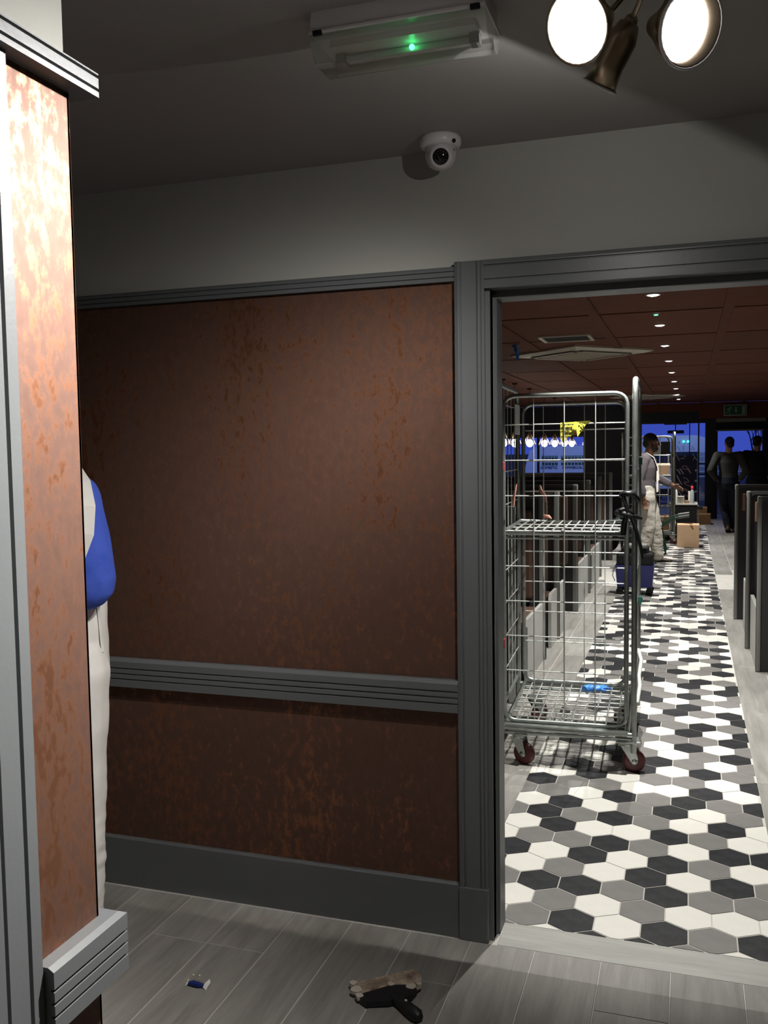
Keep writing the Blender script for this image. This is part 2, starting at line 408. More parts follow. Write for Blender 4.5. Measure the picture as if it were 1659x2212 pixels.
def plank_mesh(w, l, axis='y'):
    b = MB(); g = 0.0016
    a, c = ((w/2-g, l/2-g) if axis == 'y' else (l/2-g, w/2-g))
    z0, z1, ch = FL_TOP, 0.0, 0.0012
    vs = [(-a,-c,z0),(a,-c,z0),(a,c,z0),(-a,c,z0),(-a+ch,-c+ch,z1),(a-ch,-c+ch,z1),(a-ch,c-ch,z1),(-a+ch,c-ch,z1)]
    b.add(vs, [(4,5,6,7),(0,1,5,4),(1,2,6,5),(2,3,7,6),(3,0,4,7)])
    return b.build('plank', M_PLANK if axis == 'y' else M_PLANKX, mesh_only=True)
PM = plank_mesh(0.2, 1.2); PMX = plank_mesh(0.146, 1.2, 'x')
def plank(me, x, y):
    o = link('plank', me, floor); o.location = (x, y, 0); return o
# hall planks run towards the dining room; the end joints are staggered
for i in range(-6, 14):
    x = -1.54 + 0.2*(i-2)
    if x > 0.9 or x < -2.75: continue
    off = 2.475 if i == 2 else 2.475 - (0.0, 0.4, 0.8)[i % 3]
    ys = [off + 0.6 - 1.2*k for k in range(-1, 4)]
    for y in ys:
        lo, hi = y-0.6, min(y+0.6, 2.728)
        if hi - lo < 0.05 or hi < 0.3: continue
        if hi == 2.728 and hi-lo < 1.19:
            o = plank(plank_mesh(0.2, hi-lo), x, (lo+hi)/2)
        else: plank(PM, x, y)
# threshold planks across the doorway
mb = MB()
plank(PMX, 0.04, 2.80)
# dining side strips, planks along the room
HX0, HX1 = -0.712, 0.308
def dining_strip(xs, y1):
    n = 0
    for j, x in enumerate(xs):
        y = 2.875 + (0.35, 0.8, 0.1)[j % 3] - 1.2 + 0.6
        while y < y1:
            lo, hi = max(y-0.6, 2.875), y+0.6
            if hi-lo > 0.06:
                if hi-lo < 1.19: plank(plank_mesh(0.2, hi-lo), x, (lo+hi)/2)
                else: plank(PM, x, y)
            y += 1.2
dining_strip((-0.812, -1.012, -1.212), 11.0)
dining_strip((0.408, 0.608, 0.808), 11.0)
mb = MB()
g = 0.002
for xs in ((-0.812, -1.012, -1.212), (0.408, 0.608, 0.808)):
    for j, x in enumerate(xs):
        y = 2.875 + (0.35, 0.8, 0.1)[j % 3] + 0.0
        while y < 10.9: y += 1.2
        y0 = y
        while y0 < 20.4:
            mb.box((x-0.1+g, y0+g, FL_TOP), (x+0.1-g, min(y0+1.2, 20.49)-g, 0)); y0 += 1.2
for k in range(15):     # wide fields under the tables
    for x in (-1.312-0.2*j for j in range(15)):
        mb.box((x-0.2+g, 2.88+1.2*k+g, FL_TOP), (x-g, min(2.88+1.2*k+1.2, 20.49)-g, 0))
    for x in (0.908+0.2*j for j in range(8)):
        mb.box((x+g, 2.88+1.2*k+g, FL_TOP), (x+0.2-g, min(2.88+1.2*k+1.2, 20.49)-g, 0))
mb.build('plank_field', M_PLANK, floor, kind='stuff')

# hexagon tiles -------------------------------------------------------
PX, PY = 0.146, 0.1275
HEXR = 0.0832
def hexpoly(cx, cy, g=0.0021):
    r = HEXR - g
    a = PX/2 - g
    return [(cx, cy+r), (cx-a, cy+r/2), (cx-a, cy-r/2), (cx, cy-r), (cx+a, cy-r/2), (cx+a, cy+r/2)]
def clip(poly, ax, lim, keep_gt):
    out = []
    n = len(poly)
    for i in range(n):
        p, q = poly[i], poly[(i+1) % n]
        ip = (p[ax] >= lim) if keep_gt else (p[ax] <= lim); iq = (q[ax] >= lim) if keep_gt else (q[ax] <= lim)
        if ip: out.append(p)
        if ip != iq:
            t = (lim-p[ax])/(q[ax]-p[ax]); out.append((p[0]+t*(q[0]-p[0]), p[1]+t*(q[1]-p[1])))
    return out
# rows read from the photograph: row number -> (first half-column index, colours)
ROWS = {-1: (-7, 'GWDDGWWG'), 0: (-8, 'WGDWDGDG'), 1: (-9, 'DWGWGWWW'), 2: (-8, 'GDDGDGGW'), 3: (-9, 'DWGWDWDG'),
        4: (-8, 'DWDWDGWD'), 5: (-9, 'WGGDGWDD'), 6: (-8, 'WDWWDGWG'), 7: (-9, 'GDGDGWDW'), 8: (-8, 'WDWGDWGD'),
        9: (-9, 'GGWDGDGD'), 10: (-8, 'DGGWWDWG'), 11: (-9, 'WWDWGGWD'), 12: (-8, 'GDGDWDGW'), 13: (-9, 'WGWDGDGW'[:4]+'DGWG'[0:4]),
        14: (-8, 'WGDGWGDW'), 15: (-9, 'GDWGWDWG'), 16: (-8, 'DGWGGGDW'), 17: (-9, 'WGDGWDWD'), 18: (-8, 'GWGDGDGW'),
        19: (-9, 'DGWDGWWD'), 20: (-8, 'GDGWDGDG'), 21: (-9, 'WGDWGDWW'), 22: (-8, 'WGWDWGGD'), 23: (-9, 'DGWDGDWG'),
        24: (-8, 'GWDGWGDG'), 25: (-9, 'GDWGWDWD'), 26: (-8, 'WGDDGDGW'), 27: (-9, 'DWGDGWWW'), 28: (-8, 'GDWGDGDG'), 29: (-9, 'WGDGGWGW')}
rnd = random.Random(11)
HM = {'W': M_HW, 'G': M_HG, 'D': M_HD}
hexmesh = {}
for k_, m_ in HM.items():
    b = MB(); b.prism(hexpoly(0, 0), 'z', FL_TOP, 0.0); hexmesh[k_] = b.build('hex_tile', m_, mesh_only=True)
far = MB(); n_tiles = 0; prevrow = {}
for row in range(-1, 139):
    cy = 2.947 + PY*row
    odd = row % 2
    this = {}
    for j in range(-6, 5):
        h = 2*j - (1 if odd else 0)            # half-column index
        cx = -0.064 + 0.073*h
        if cx - 0.073 > HX1 - 0.01 or cx + 0.073 < HX0 + 0.01: continue
        c = None
        if row in ROWS:
            h0, s = ROWS[row]
            if odd and h0 % 2 == 0: h0 -= 1
            k = (h-h0)//2
            if 0 <= k < len(s): c = s[k]
        if c is None:
            opts = 'WGD'
            bad = [prevrow.get(h-1), prevrow.get(h+1), this.get(h-2)]
            w = [1.0/(1+2.2*bad.count(o)) for o in opts]
            c = rnd.choices(opts, w)[0]
        this[h] = c
        poly = hexpoly(cx, cy); full = True
        for ax, lim, gt in ((0, HX0, True), (0, HX1, False), (1, 2.874, True), (1, 20.49, False)):
            q = clip(poly, ax, lim, gt)
            if len(q) != len(poly) or any(abs(a[0]-b_[0])+abs(a[1]-b_[1]) > 1e-6 for a, b_ in zip(q, poly)): full = False
            poly = q
            if len(poly) < 3: break
        if len(poly) < 3: continue
        if n_tiles < 298:
            if full:
                o = link('hex_tile', hexmesh[c], floor); o.location = (cx, cy, 0)
            else:
                b = MB(); b.prism([(p[0]-cx, p[1]-cy) for p in poly], 'z', FL_TOP, 0.0)
                o = b.build('hex_tile', HM[c], floor); o.location = (cx, cy, 0)
            n_tiles += 1
        else:
            far.prism(poly, 'z', FL_TOP, 0.0, 'WGD'.index(c))
    prevrow = this
far.build('hex_tile_field', [M_HW, M_HG, M_HD], floor, kind='stuff')

# walls ---------------------------------------------------------------
WY = 2.755          # hall face of the dividing wall
OX0, OX1, OZ = -0.572, 0.52, 2.04
CZ = 2.45
mb = MB()
mb.box((-4.3, WY, -0.0), (OX0, 2.87, CZ)); mb.box((OX1, WY, 0), (2.7, 2.87, CZ)); mb.box((OX0, WY, OZ), (OX1, 2.87, CZ))
wall_mid = struct('wall_middle', mb, M_WALL)
t = 0.004
for z0, z1, nm in ((0.83, 2.055, 'upper'), (0.172, 0.729, 'lower')):
    b = MB(); b.box((-4.2, WY-t, z0), (-0.675, WY+0.001, z1)); o = b.build('wallpaper_panel', M_COPPER, wall_mid)
    b = MB(); b.box((0.62, WY-t, z0), (2.6, WY+0.001, z1)); b.build('wallpaper_panel', M_COPPER, wall_mid)
# short wall ending in the papered pier at the left
mb = MB(); mb.box((-1.02, -2.2, 0), (-0.904, 1.206, CZ)); wall_pier = struct('wall_pier', mb, M_WALL)
for z0, z1 in ((0.80, 2.10), (0.172, 0.715)):
    b = MB(); b.box((-0.906, 1.055, z0), (-0.90, 1.2095, z1)); b.build('wallpaper_panel', M_COPPER, wall_pier)
    b = MB(); b.box((-1.02, 1.205, z0), (-0.90, 1.2096, z1)); b.build('wallpaper_panel', M_COPPER, wall_pier)
mb = MB(); mb.box((-4.3, -2.3, 0), (-4.2, 20.65, CZ)); struct('wall_left', mb, M_DARK)
mb = MB(); mb.box((2.6, -2.3, 0), (2.7, 20.65, CZ)); struct('wall_right', mb, M_DARK)
mb = MB(); mb.box((-4.3, -2.3, 0), (2.7, -2.2, CZ)); struct('wall_rear', mb, M_WALL)
mb = MB(); mb.box((-4.3, -2.3, CZ), (2.7, 2.87, CZ+0.1)); struct('ceiling', mb, M_CEIL)
mb = MB(); mb.box((-4.3, 2.87, CZ+0.012), (2.7, 20.65, CZ+0.1)); ceil2 = struct('ceiling', mb, M_DARKGAP)
BX = [-4.2, -2.95, -2.12, -1.33, -0.62, 0.24, 1.07, 1.9, 2.6]
RY = [2.88, 3.6, 5.05, 6.48, 7.88, 9.38, 10.98, 12.6, 14.3, 16.0, 17.7, 19.3, 20.48]
for i in range(len(BX)-1):
    for k in range(len(RY)-1):
        b = MB(); b.box((BX[i]+0.012, RY[k]+0.026, CZ), (BX[i+1]-0.012, RY[k+1]-0.026, CZ+0.013))
        b.build('ceiling_panel', M_BROWN, ceil2)
for x in BX[1:-1]:
    b = MB(); b.cbox((x-0.036, 2.885, CZ-0.010), (x+0.033, 20.48, CZ+0.004), 0.003); b.build('ceiling_batten', M_BROWN, ceil2)

# trims on the dividing wall --------------------------------------------
def grooved(y_back, front, z0, z1, grooves, gd=0.006, gw=0.005, ch=0.006):
    """section polygon (y,z): front face at y=front (smaller y), grooves at given z"""
    pts = [(y_back, z0), (front, z0)]
    for z in sorted(grooves):
        pts += [(front, z-gw/2), (front+gd, z-gw/4), (front+gd, z+gw/4), (front, z+gw/2)]
    pts += [(front, z1-ch), (front+ch, z1), (y_back, z1)]
    return pts
def trim_mid(name, z0, z1, front, grooves, xs=((-4.2, -0.676), (0.62, 2.6)), ch=0.006):
    for a, b_ in xs:
        b = MB(); b.prism(grooved(WY, front, z0, z1, grooves, ch=ch), 'x', a, b_)
        struct(name, b, M_TRIM)
trim_mid('trim_1', 2.056, 2.10, 2.732, [2.068, 2.084])
trim_mid('trim_2', 0.729, 0.829, 2.722, [0.757, 0.776, 0.795], ch=0.010)
trim_mid('baseboard_middle', 0.0, 0.176, 2.735, [], ch=0.006)
# trims round the pier: ledge, chair rail, and the vertical board
def pier_trim(name, z0, z1, face, grooves, yend, y0=1.058, gd=0.006, gw=0.005):
    # section in (x,z), extruded along y, with a mitred return across the pier end
    prof = [(-0.90, z0), (face, z0)]
    for z in sorted(grooves): prof += [(face, z-gw/2), (face-gd, z-gw/4), (face-gd, z+gw/4), (face, z+gw/2)]
    prof += [(face, z1-0.006), (face-0.010, z1), (-0.90, z1)]
    b = MB(); n = len(prof)
    vs = [(x, y0, z) for x, z in prof] + [(x, 1.2096+(x+0.90), z) for x, z in prof] + [(-1.02, 1.2096+(x+0.90), z) for x, z in prof]
    fs = [tuple(range(n))]
    for s in (0, 1):
        for i in range(n-1):
            fs.append((s*n+i, s*n+i+1, (s+1)*n+i+1, (s+1)*n+i))
    fs.append(tuple(range(3*n-1, 2*n-1, -1)))
    b.add(vs, fs); return struct(name, b, M_TRIM)
pier_trim('trim_3', 2.098, 2.140, -0.868, [2.109, 2.129], 1.21, y0=-2.2)
pier_trim('trim_4', 0.706, 0.806, -0.868, [0.732, 0.752, 0.772], 1.21, y0=1.0585)
pier_trim('baseboard_pier', 0.0, 0.172, -0.885, [], 1.21, y0=1.0585)
# vertical board: grooved face towards the hall
b = MB()
yb = [0.90, 0.9815, 0.9835, 0.9865, 0.9885, 1.0265, 1.0285, 1.0325, 1.0345, 1.0555, 1.058]
xb = [-0.884, -0.884, -0.892, -0.892, -0.884, -0.884, -0.894, -0.894, -0.884, -0.884, -0.888]
poly = [(-0.904, 0.90)] + list(zip(xb, yb)) + [(-0.904, 1.058)]
b.prism(poly, 'z', 0.0, 2.098)
struct('trim_5', b, M_TRIM)

# doorway (no leaf): casing, plinth, lining, header
door1 = empty('door_1', (0, 2.75, 0)); door1['kind'] = 'structure'
def dpart(name, b, m=None): return b.build(name, m or M_TRIM, door1)
def shift(poly, dy=2.75): return [(p[0], p[1]-dy) for p in poly]
def casing_profile(x0, x1, s=1):
    w = x1-x0; f = 2.730
    pts = [(0, WY+0.0), (0, f), (0.011, f-0.004), (0.016, f-0.004), (0.0175, f+0.003), (0.0195, f+0.003), (0.021, f), (0.066, f), (0.0675, f+0.005), (0.069, f+0.005), (0.0705, f), (0.079, f), (0.080, f+0.004), (0.0815, f+0.004), (0.083, f), (w, f), (w, WY)]
    return [(x0+p[0], p[1]) if s > 0 else (x1-p[0], p[1]) for p in pts]
b = MB(); b.prism(shift(casing_profile(-0.677, -0.586)), 'z', 0.17, 2.112); dpart('casing', b)
b = MB(); b.prism(shift(casing_profile(0.535, 0.626, -1)), 'z', 0.17, 2.112); dpart('casing', b)
# header casing, section in (y,z)
f = 2.730-2.75
hp = [(0.005, 2.112), (f, 2.112), (f-0.004, 2.101), (f-0.004, 2.097), (f+0.003, 2.0955), (f+0.003, 2.0935), (f, 2.092), (f, 2.056), (f+0.005, 2.0545), (f+0.005, 2.053), (f, 2.0515), (f, 2.028), (0.005, 2.028)]
b = MB(); b.prism(hp, 'x', -0.5865, 0.5355); dpart('header_casing', b)
for x0, x1 in ((-0.6785, -0.5845), (0.5335, 0.6275)):
    b = MB(); b.cbox((x0, 2.724-2.75, 0.0), (x1, 0.005, 0.172), 0.003); dpart('plinth_block', b)
for x0, x1, x2 in ((OX0, -0.586, -0.5605), (OX1, 0.535, 0.5105)):
    b = MB(); b.box((min(x0, x1), -0.0, 0.0), (max(x0, x1), 0.04, 2.04)); b.box((min(x1, x2), 0.045, 0.0), (max(x1, x2), 0.127, 2.018)); dpart('door_lining', b)
b = MB(); b.box((-0.5865, 0.0, 2.028), (0.5355, 0.04, 2.04)); b.box((-0.5605, 0.045, 2.006), (0.5105, 0.127, 2.04)); dpart('head_lining', b)

# ------------------------------------------------------------------ ceiling spotlight cluster
fx = empty('ceiling_spotlight', (-0.10, 1.80, CZ), 'brushed brass ceiling spotlight cluster with three angled heads, two glaring white', 'light')
off = V((-0.10, 1.80, CZ))
b = MB(); b.lathe([(0.055, -0.022), (0.06, -0.018), (0.06, 0.0)], 24, Matrix.Translation((0.06, -0.16, 0))); b.build('mounting_plate', M_BRASS, fx)
hub = V((0.06, -0.16, -0.02))
def spot_head(Hc, D, rim, depth, full=False):
    """bulb/rim centre Hc, opens along D"""
    M = axisM(Hc-off, D)
    b = MB()
    b.lathe([(0.012, -depth), (0.020, -depth+0.004), (0.030, -depth*0.72), (rim*0.82, -depth*0.30), (rim, 0.004), (rim-0.004, 0.005), (rim*0.82-0.004, -depth*0.30), (0.026, -depth*0.70), (0.0, -depth*0.66)], 28, M)
    h = b.build('spot_shade', M_BRASS, fx)
    b = MB()
    if full: b.lathe([(0.0001, -depth*0.45), (rim*0.6, -depth*0.35), (rim*0.90, -depth*0.05), (rim*0.93, 0.003), (rim*0.80, 0.008), (rim*0.4, 0.011), (0.0001, 0.012)], 28, M)
    else: b.lathe([(0.0001, -depth*0.55), (rim*0.5, -depth*0.42), (rim*0.70, -depth*0.24), (rim*0.72, -depth*0.20), (rim*0.60, -depth*0.14), (rim*0.3, -depth*0.11), (0.0001, -depth*0.10)], 24, M)
    b.build('bulb', M_BULB, h)
    if not full: b = MB(); b.tube([M @ V((rim*math.cos(2*PI*k/32), rim*math.sin(2*PI*k/32), 0.004)) for k in range(32)], 0.0028, 6, True); b.build('rim_glare_ring', M_WHITEP, h)  # white ring puts the glare caught by the brass rim into its colour
    return (Hc-off) - D*depth
j1 = spot_head(H1, D1, 0.064, 0.10, True)
j2 = spot_head(H2, D2, 0.066, 0.10)
j3 = spot_head(H3, D3, 0.034, 0.118)
for j, mid in ((j1, V((0.0, 0.02, -0.03))), (j2, V((0.07, 0.02, -0.05))), (j3, V((0.03, -0.02, -0.04)))):
    b = MB()
    pts = [hub, (hub+mid)/2 + V((0, 0, -0.03)), mid, (mid+j)/2+V((0, 0, -0.008)), j]
    pts = fillet(pts, 0.03, 3)
    b.tube(pts, 0.0055, 8); b.ball(j, 0.014, 12); b.build('arm', M_BRASS, fx)

# ------------------------------------------------------------------ emergency light
em = empty('emergency_light', (-0.565, 1.875, CZ), 'white emergency light fitting with clear cover and glowing green LED on the hall ceiling', 'light')
b = MB()
b.prism([(-0.18, 0.0), (0.18, 0.0), (0.183, -0.040), (-0.183, -0.040)], 'y', -0.070, 0.070); b.cbox((-0.186, -0.075, -0.045), (0.186, 0.075, -0.038), 0.002)
b.build('housing', M_WHITEP, em)
b = MB(); lo, hi = -0.094, -0.045
pr = [(-0.072, hi), (-0.070, hi-0.012), (-0.050, lo+0.006), (-0.040, lo), (0.040, lo), (0.050, lo+0.006), (0.070, hi-0.012), (0.072, hi)]
n = len(pr)
vs = [(-0.184, y, z) for y, z in pr] + [(-0.170, y*0.95, z) for y, z in pr] + [(0.170, y*0.95, z) for y, z in pr] + [(0.184, y, z) for y, z in pr]
fs = []
for s in range(3):
    for i in range(n-1): fs.append((s*n+i, s*n+i+1, (s+1)*n+i+1, (s+1)*n+i))
# tapered end walls
for i in range(n): pass
b.add(vs, fs + [tuple(range(n)), tuple(range(3*n, 4*n))], 0, False)
b.build('diffuser_cover', M_CLEAR, em)
b = MB(); b.box((-0.155, -0.03, -0.058), (0.155, 0.03, -0.0455)); b.build('gear_tray', M_WHITEP, em)
b = MB(); b.tube([(-0.14, 0.018, -0.066), (0.14, 0.018, -0.066)], 0.007, 10); b.build('lamp_tube', mat('unlit_tube', (0.55, 0.55, 0.55), 0.3), em)
for x in (-0.145, 0.145):
    b = MB(); b.box((x-0.010, 0.002, -0.078), (x+0.010, 0.032, -0.056)); b.build('lamp_holder', mat('grey_holder', (0.3, 0.3, 0.3), 0.5), em)
b = MB(); b.ball((0.015, 0.0, -0.070), 0.006, 12); b.build('green_led', M_GREENLED, em, label='small glowing green LED')
for x in (-0.165, 0.165):
    b = MB(); b.cbox((x-0.010, -0.078, -0.050), (x+0.010, -0.070, -0.040), 0.002); b.build('cover_clip', M_BLACK, em)

# ------------------------------------------------------------------ dome camera
dm = empty('security_camera', (-0.69, 2.635, CZ), 'white dome security camera on the hall ceiling beside the dividing wall', 'camera')
b = MB(); b.lathe([(0.0, 0.0), (0.058, 0.0), (0.060, -0.006), (0.060, -0.020), (0.056, -0.028), (0.047, -0.032), (0.044, -0.032)], 36); b.lathe([(0.0, -0.03), (0.046, -0.03), (0.045, -0.05), (0.041, -0.066), (0.034, -0.080), (0.02, -0.089), (0.0001, -0.092)], 36)
b.build('housing', M_WHITEP, dm)
ld = V((0.22, -0.93, -0.36)).normalized(); lc = V((0.004, -0.014, -0.056))
Ml = axisM(lc, ld)
b = MB(); b.lathe([(0.0, -0.01), (0.039, -0.01), (0.038, 0.010), (0.034, 0.022), (0.027, 0.030), (0.024, 0.031), (0.0235, 0.028), (0.0, 0.028)], 32, Ml); eye = b.build('eyeball', M_WHITEP, dm)
b = MB(); b.lathe([(0.0, 0.0305), (0.0225, 0.0305), (0.022, 0.0315), (0.0, 0.0315)], 28, Ml); b.build('lens_window', mat('lens_black', (0.006, 0.006, 0.007), 0.1), eye, label='round black lens window')
b = MB()
for k in range(12):
    a = 2*PI*k/12; b.ball(Ml @ V((0.0165*math.cos(a), 0.0165*math.sin(a), 0.0318)), 0.0022, 8)
b.build('infrared_led_ring', mat('dim_led', (0.08, 0.03, 0.03), 0.3), eye, kind='stuff')
b = MB(); b.tube([Ml @ V((0.0405*math.cos(a), 0.0405*math.sin(a), 0.003)) for a in [PI*(0.1+0.8*k/16)+PI*0.0 for k in range(17)]], 0.0022, 6); b.build('eye_gap', M_BLACK, dm)
b = MB(); b.lathe([(0.0, 0.0), (0.006, 0.0), (0.006, 0.003), (0.0, 0.003)], 12, axisM((0.047, -0.034, -0.024), (0.7, -0.6, -0.35))); b.build('screw_hole', M_BLACK, dm)

# ------------------------------------------------------------------ scraper and wrapper on the hall floor
sc_ = empty('filling_knife', (0, 0, 0), 'plaster caked wide filling knife with black handle lying on the hall floor', 'tool')
def P2(*a): return [V((x, y, 0)) for x, y in a]
blade = [(-0.921, 2.378), (-0.760, 2.508), (-0.730, 2.470), (-0.716, 2.420), (-0.735, 2.372), (-0.80, 2.325), (-0.855, 2.318), (-0.905, 2.355)]
b = MB(); b.prism(blade, 'z', 0.010, 0.0125); b.build('blade', M_SCRAPER, sc_)
hold = [(-0.868, 2.330), (-0.80, 2.395), (-0.745, 2.415), (-0.722, 2.398), (-0.728, 2.366), (-0.755, 2.345), (-0.780, 2.322), (-0.842, 2.298), (-0.862, 2.310)]
b = MB(); b.prism(hold, 'z', 0.004, 0.020)
b.build('blade_grip', M_SCRH, sc_)
b = MB(); b.tube([(-0.775, 2.352, 0.014), (-0.745, 2.330, 0.015), (-0.715, 2.305, 0.016), (-0.690, 2.287, 0.016), (-0.680, 2.279, 0.015)], [0.018, 0.017, 0.018, 0.019, 0.012], 12); b.build('handle', M_SCRH, sc_)
b = MB()
for (x, y, r) in ((-0.888, 2.345, 0.018), (-0.868, 2.322, 0.012), (-0.905, 2.375, 0.012), (-0.742, 2.405, 0.014), (-0.725, 2.425, 0.009), (-0.775, 2.365, 0.006), (-0.772, 2.34, 0.005), (-0.73, 2.318, 0.005), (-0.80, 2.40, 0.010)):
    k = 9; ph = random.random()*6
    poly = [(x+r*(0.7+0.5*random.random())*math.cos(2*PI*i/k+ph), y+r*(0.7+0.5*random.random())*math.sin(2*PI*i/k+ph)) for i in range(k)]
    zt = 0.0335 if x > -0.74 and y < 2.33 else 0.0212
    b.prism(poly, 'z', zt-0.010, zt)
b.build('plaster_spatter', M_PLASTER, sc_, kind='stuff')

wr = empty('sweet_wrapper', (-1.345, 2.252, 0), 'crumpled blue and white sweet wrapper lying on the grey hall floor', 'wrapper')
b = MB(); b.tube([(-0.028, 0, 0.006), (-0.014, 0.001, 0.008), (0.002, -0.001, 0.0085), (0.02, 0.001, 0.007)], [0.005, 0.008, 0.008, 0.005], 10); b.build('foil_body', mat('blue_foil', (0.02, 0.04, 0.22), 0.3, 0.3), wr)
b = MB(); b.tube([(-0.028, 0.006, 0.009), (-0.01, 0.008, 0.012), (0.008, 0.005, 0.0125), (0.02, 0.004, 0.010)], [0.003, 0.0045, 0.004, 0.003], 8); b.build('silver_band', mat('silver_foil', (0.6, 0.6, 0.58), 0.25, 0.8), wr)
M_FILM = mat('white_film', (0.7, 0.7, 0.66), 0.4)
b = MB(); b.add([(0.02, -0.003, 0.004), (0.034, -0.010, 0.001), (0.036, 0.014, 0.012), (0.030, 0.020, 0.018), (0.022, 0.006, 0.012)], [(0, 1, 2, 4), (4, 2, 3)]); b.build('twisted_end', M_FILM, wr)
b = MB(); b.add([(-0.026, 0.003, 0.006), (-0.036, -0.008, 0.001), (-0.036, 0.008, 0.008)], [(0, 1, 2)]); b.build('twisted_end', M_FILM, wr)
for i, (x, y) in enumerate(((-1.386, 2.300), (-1.367, 2.303), (-1.387, 2.272))):
    b = MB(); b.lathe([(0.0, 0.0), (0.0035, 0.0), (0.004, 0.002), (0.0025, 0.004), (0.0, 0.0045)], 10, Matrix.Translation((x, y, 0)))
    o = b.build('paper_scrap', mat('pale_scrap', (0.62, 0.64, 0.42), 0.5)); tag(o, ('pale yellow speck on the hall floor, left rear of the three by the wrapper', 'white speck on the hall floor, directly behind the blue wrapper', 'pale yellow speck on the hall floor, just left of the blue wrapper')[i], 'litter', 'pale specks beside the sweet wrapper')

# ------------------------------------------------------------------ roll cage
CFL, CFR, CBL, CBR = V((-0.885, 4.37, 0)), V((-0.238, 4.40, 0)), V((-0.930, 5.22, 0)), V((-0.262, 5.24, 0))
cage_o = V((-0.58, 4.80, 0))
def CP(u, v, z):
    p = (CFL*(1-u)+CFR*u)*(1-v) + (CBL*(1-u)+CBR*u)*v
    return V((p.x, p.y, z)) - cage_o
cage = empty('roll_cage', cage_o, 'tall galvanised roll cage trolley standing in the aisle just beyond the doorway', 'trolley')
RP = 0.0135
# base: rails plus castor plates
b = MB()
for v in (0.0, 1.0):
    b.tube([CP(-0.005, v, 0.185), CP(1.0, v, 0.185)], 0.013, 8)
    b.tube([CP(-0.005, v, 0.160), CP(1.0, v, 0.160)], 0.009, 8)
for u in (0.05, 0.95):
    b.tube([CP(u, 0, 0.185), CP(u, 1, 0.185)], 0.013, 8)
b.build('base_frame', M_STEEL, cage)
b = MB()
for i in range(1, 11):
    b.tube([CP(0.04+0.92*i/11, 0.0, 0.198), CP(0.04+0.92*i/11, 1.0, 0.198)], 0.0042, 6)
for i in range(1, 10):
    b.tube([CP(0.04, i/10, 0.193), CP(0.96, i/10, 0.193)], 0.0042, 6)
b.build('floor_mesh', M_WIRE, cage, kind='stuff')
b = MB()
for v in (0.0, 1.0): b.box(CP(0.06, v, 0.195)-V((0, 0.011, 0)), CP(0.96, v, 0.203)+V((0, 0.011, 0)))
for u in (0.06, 0.95):
    a_, c_ = CP(u, 0.02, 0.2), CP(u, 0.98, 0.2)
    b.tube([a_, c_], 0.011, 4)
b.build('floor_rim', M_STEEL, cage)
# castors
def caster(wx, wy, spin):
    M = Matrix.Translation(V((wx, wy, 0))-cage_o) @ Matrix.Rotation(spin, 4, 'Z')
    b = MB()
    b.cbox((-0.055, -0.045, 0.148), (0.055, 0.045, 0.156), 0.002, 0, M)
    b.lathe([(0.030, 0.148), (0.033, 0.138), (0.030, 0.128)], 16, M)
    for s in (-1, 1):
        pr = [(-0.035, 0.130), (0.030, 0.130), (0.046, 0.070), (0.040, 0.045), (0.022, 0.040), (0.010, 0.060)]
        vs = [V((x, s*0.022, z)) for x, z in pr] + [V((x, s*0.025, z)) for x, z in pr]
        k = len(pr)
        b.add([M @ p for p in vs], [tuple(range(k)), tuple(range(k, 2*k))] + [(i, (i+1) % k, k+(i+1) % k, k+i) for i in range(k)])
    c = b.build('caster', M_STEEL, cage)
    Mw = M @ Matrix.Translation((0.030, 0, 0.054)) @ Matrix.Rotation(PI/2, 4, 'X')
    b = MB(); b.lathe([(0.0, -0.017), (0.040, -0.017), (0.0525, -0.013), (0.054, 0.0), (0.0525, 0.013), (0.040, 0.017), (0.0, 0.017)], 28, Mw); b.build('wheel', M_RUBBER, c)
    b = MB(); b.lathe([(0.0, -0.026), (0.014, -0.026), (0.016, -0.018), (0.016, 0.018), (0.014, 0.026), (0.0, 0.026)], 16, Mw); b.build('hub', M_STEEL, c)
caster(-0.785, 4.405, -0.35); caster(-0.268, 4.425, 0.15); caster(-0.815, 5.10, 0.9); caster(-0.36, 5.12, -0.5)
# side panels: tall inverted-U frames with mesh
for u in (0.0, 1.0):
    b = MB(); zt = 1.866
    path = fillet([CP(u, 0.0, 0.10), CP(u, 0.0, zt), CP(u, 1.0, zt), CP(u, 1.0, 0.10)], 0.10, 6)
    b.tube(path, RP, 10); b.tube([CP(u, 0.0, 0.24), CP(u, 1.0, 0.24)], 0.010, 8)
    sf = b.build('side_frame', M_STEEL, cage)
    b = MB()
    for i in range(1, 6): b.tube([CP(u, i/6, 0.24), CP(u, i/6, zt-0.006)], 0.0031, 6)
    for k in range(9): b.tube([CP(u, 0.0, 0.40+0.1715*k), CP(u, 1.0, 0.40+0.1715*k)], 0.0031, 6)
    b.build('wire_mesh', M_WIRE, sf, kind='stuff')
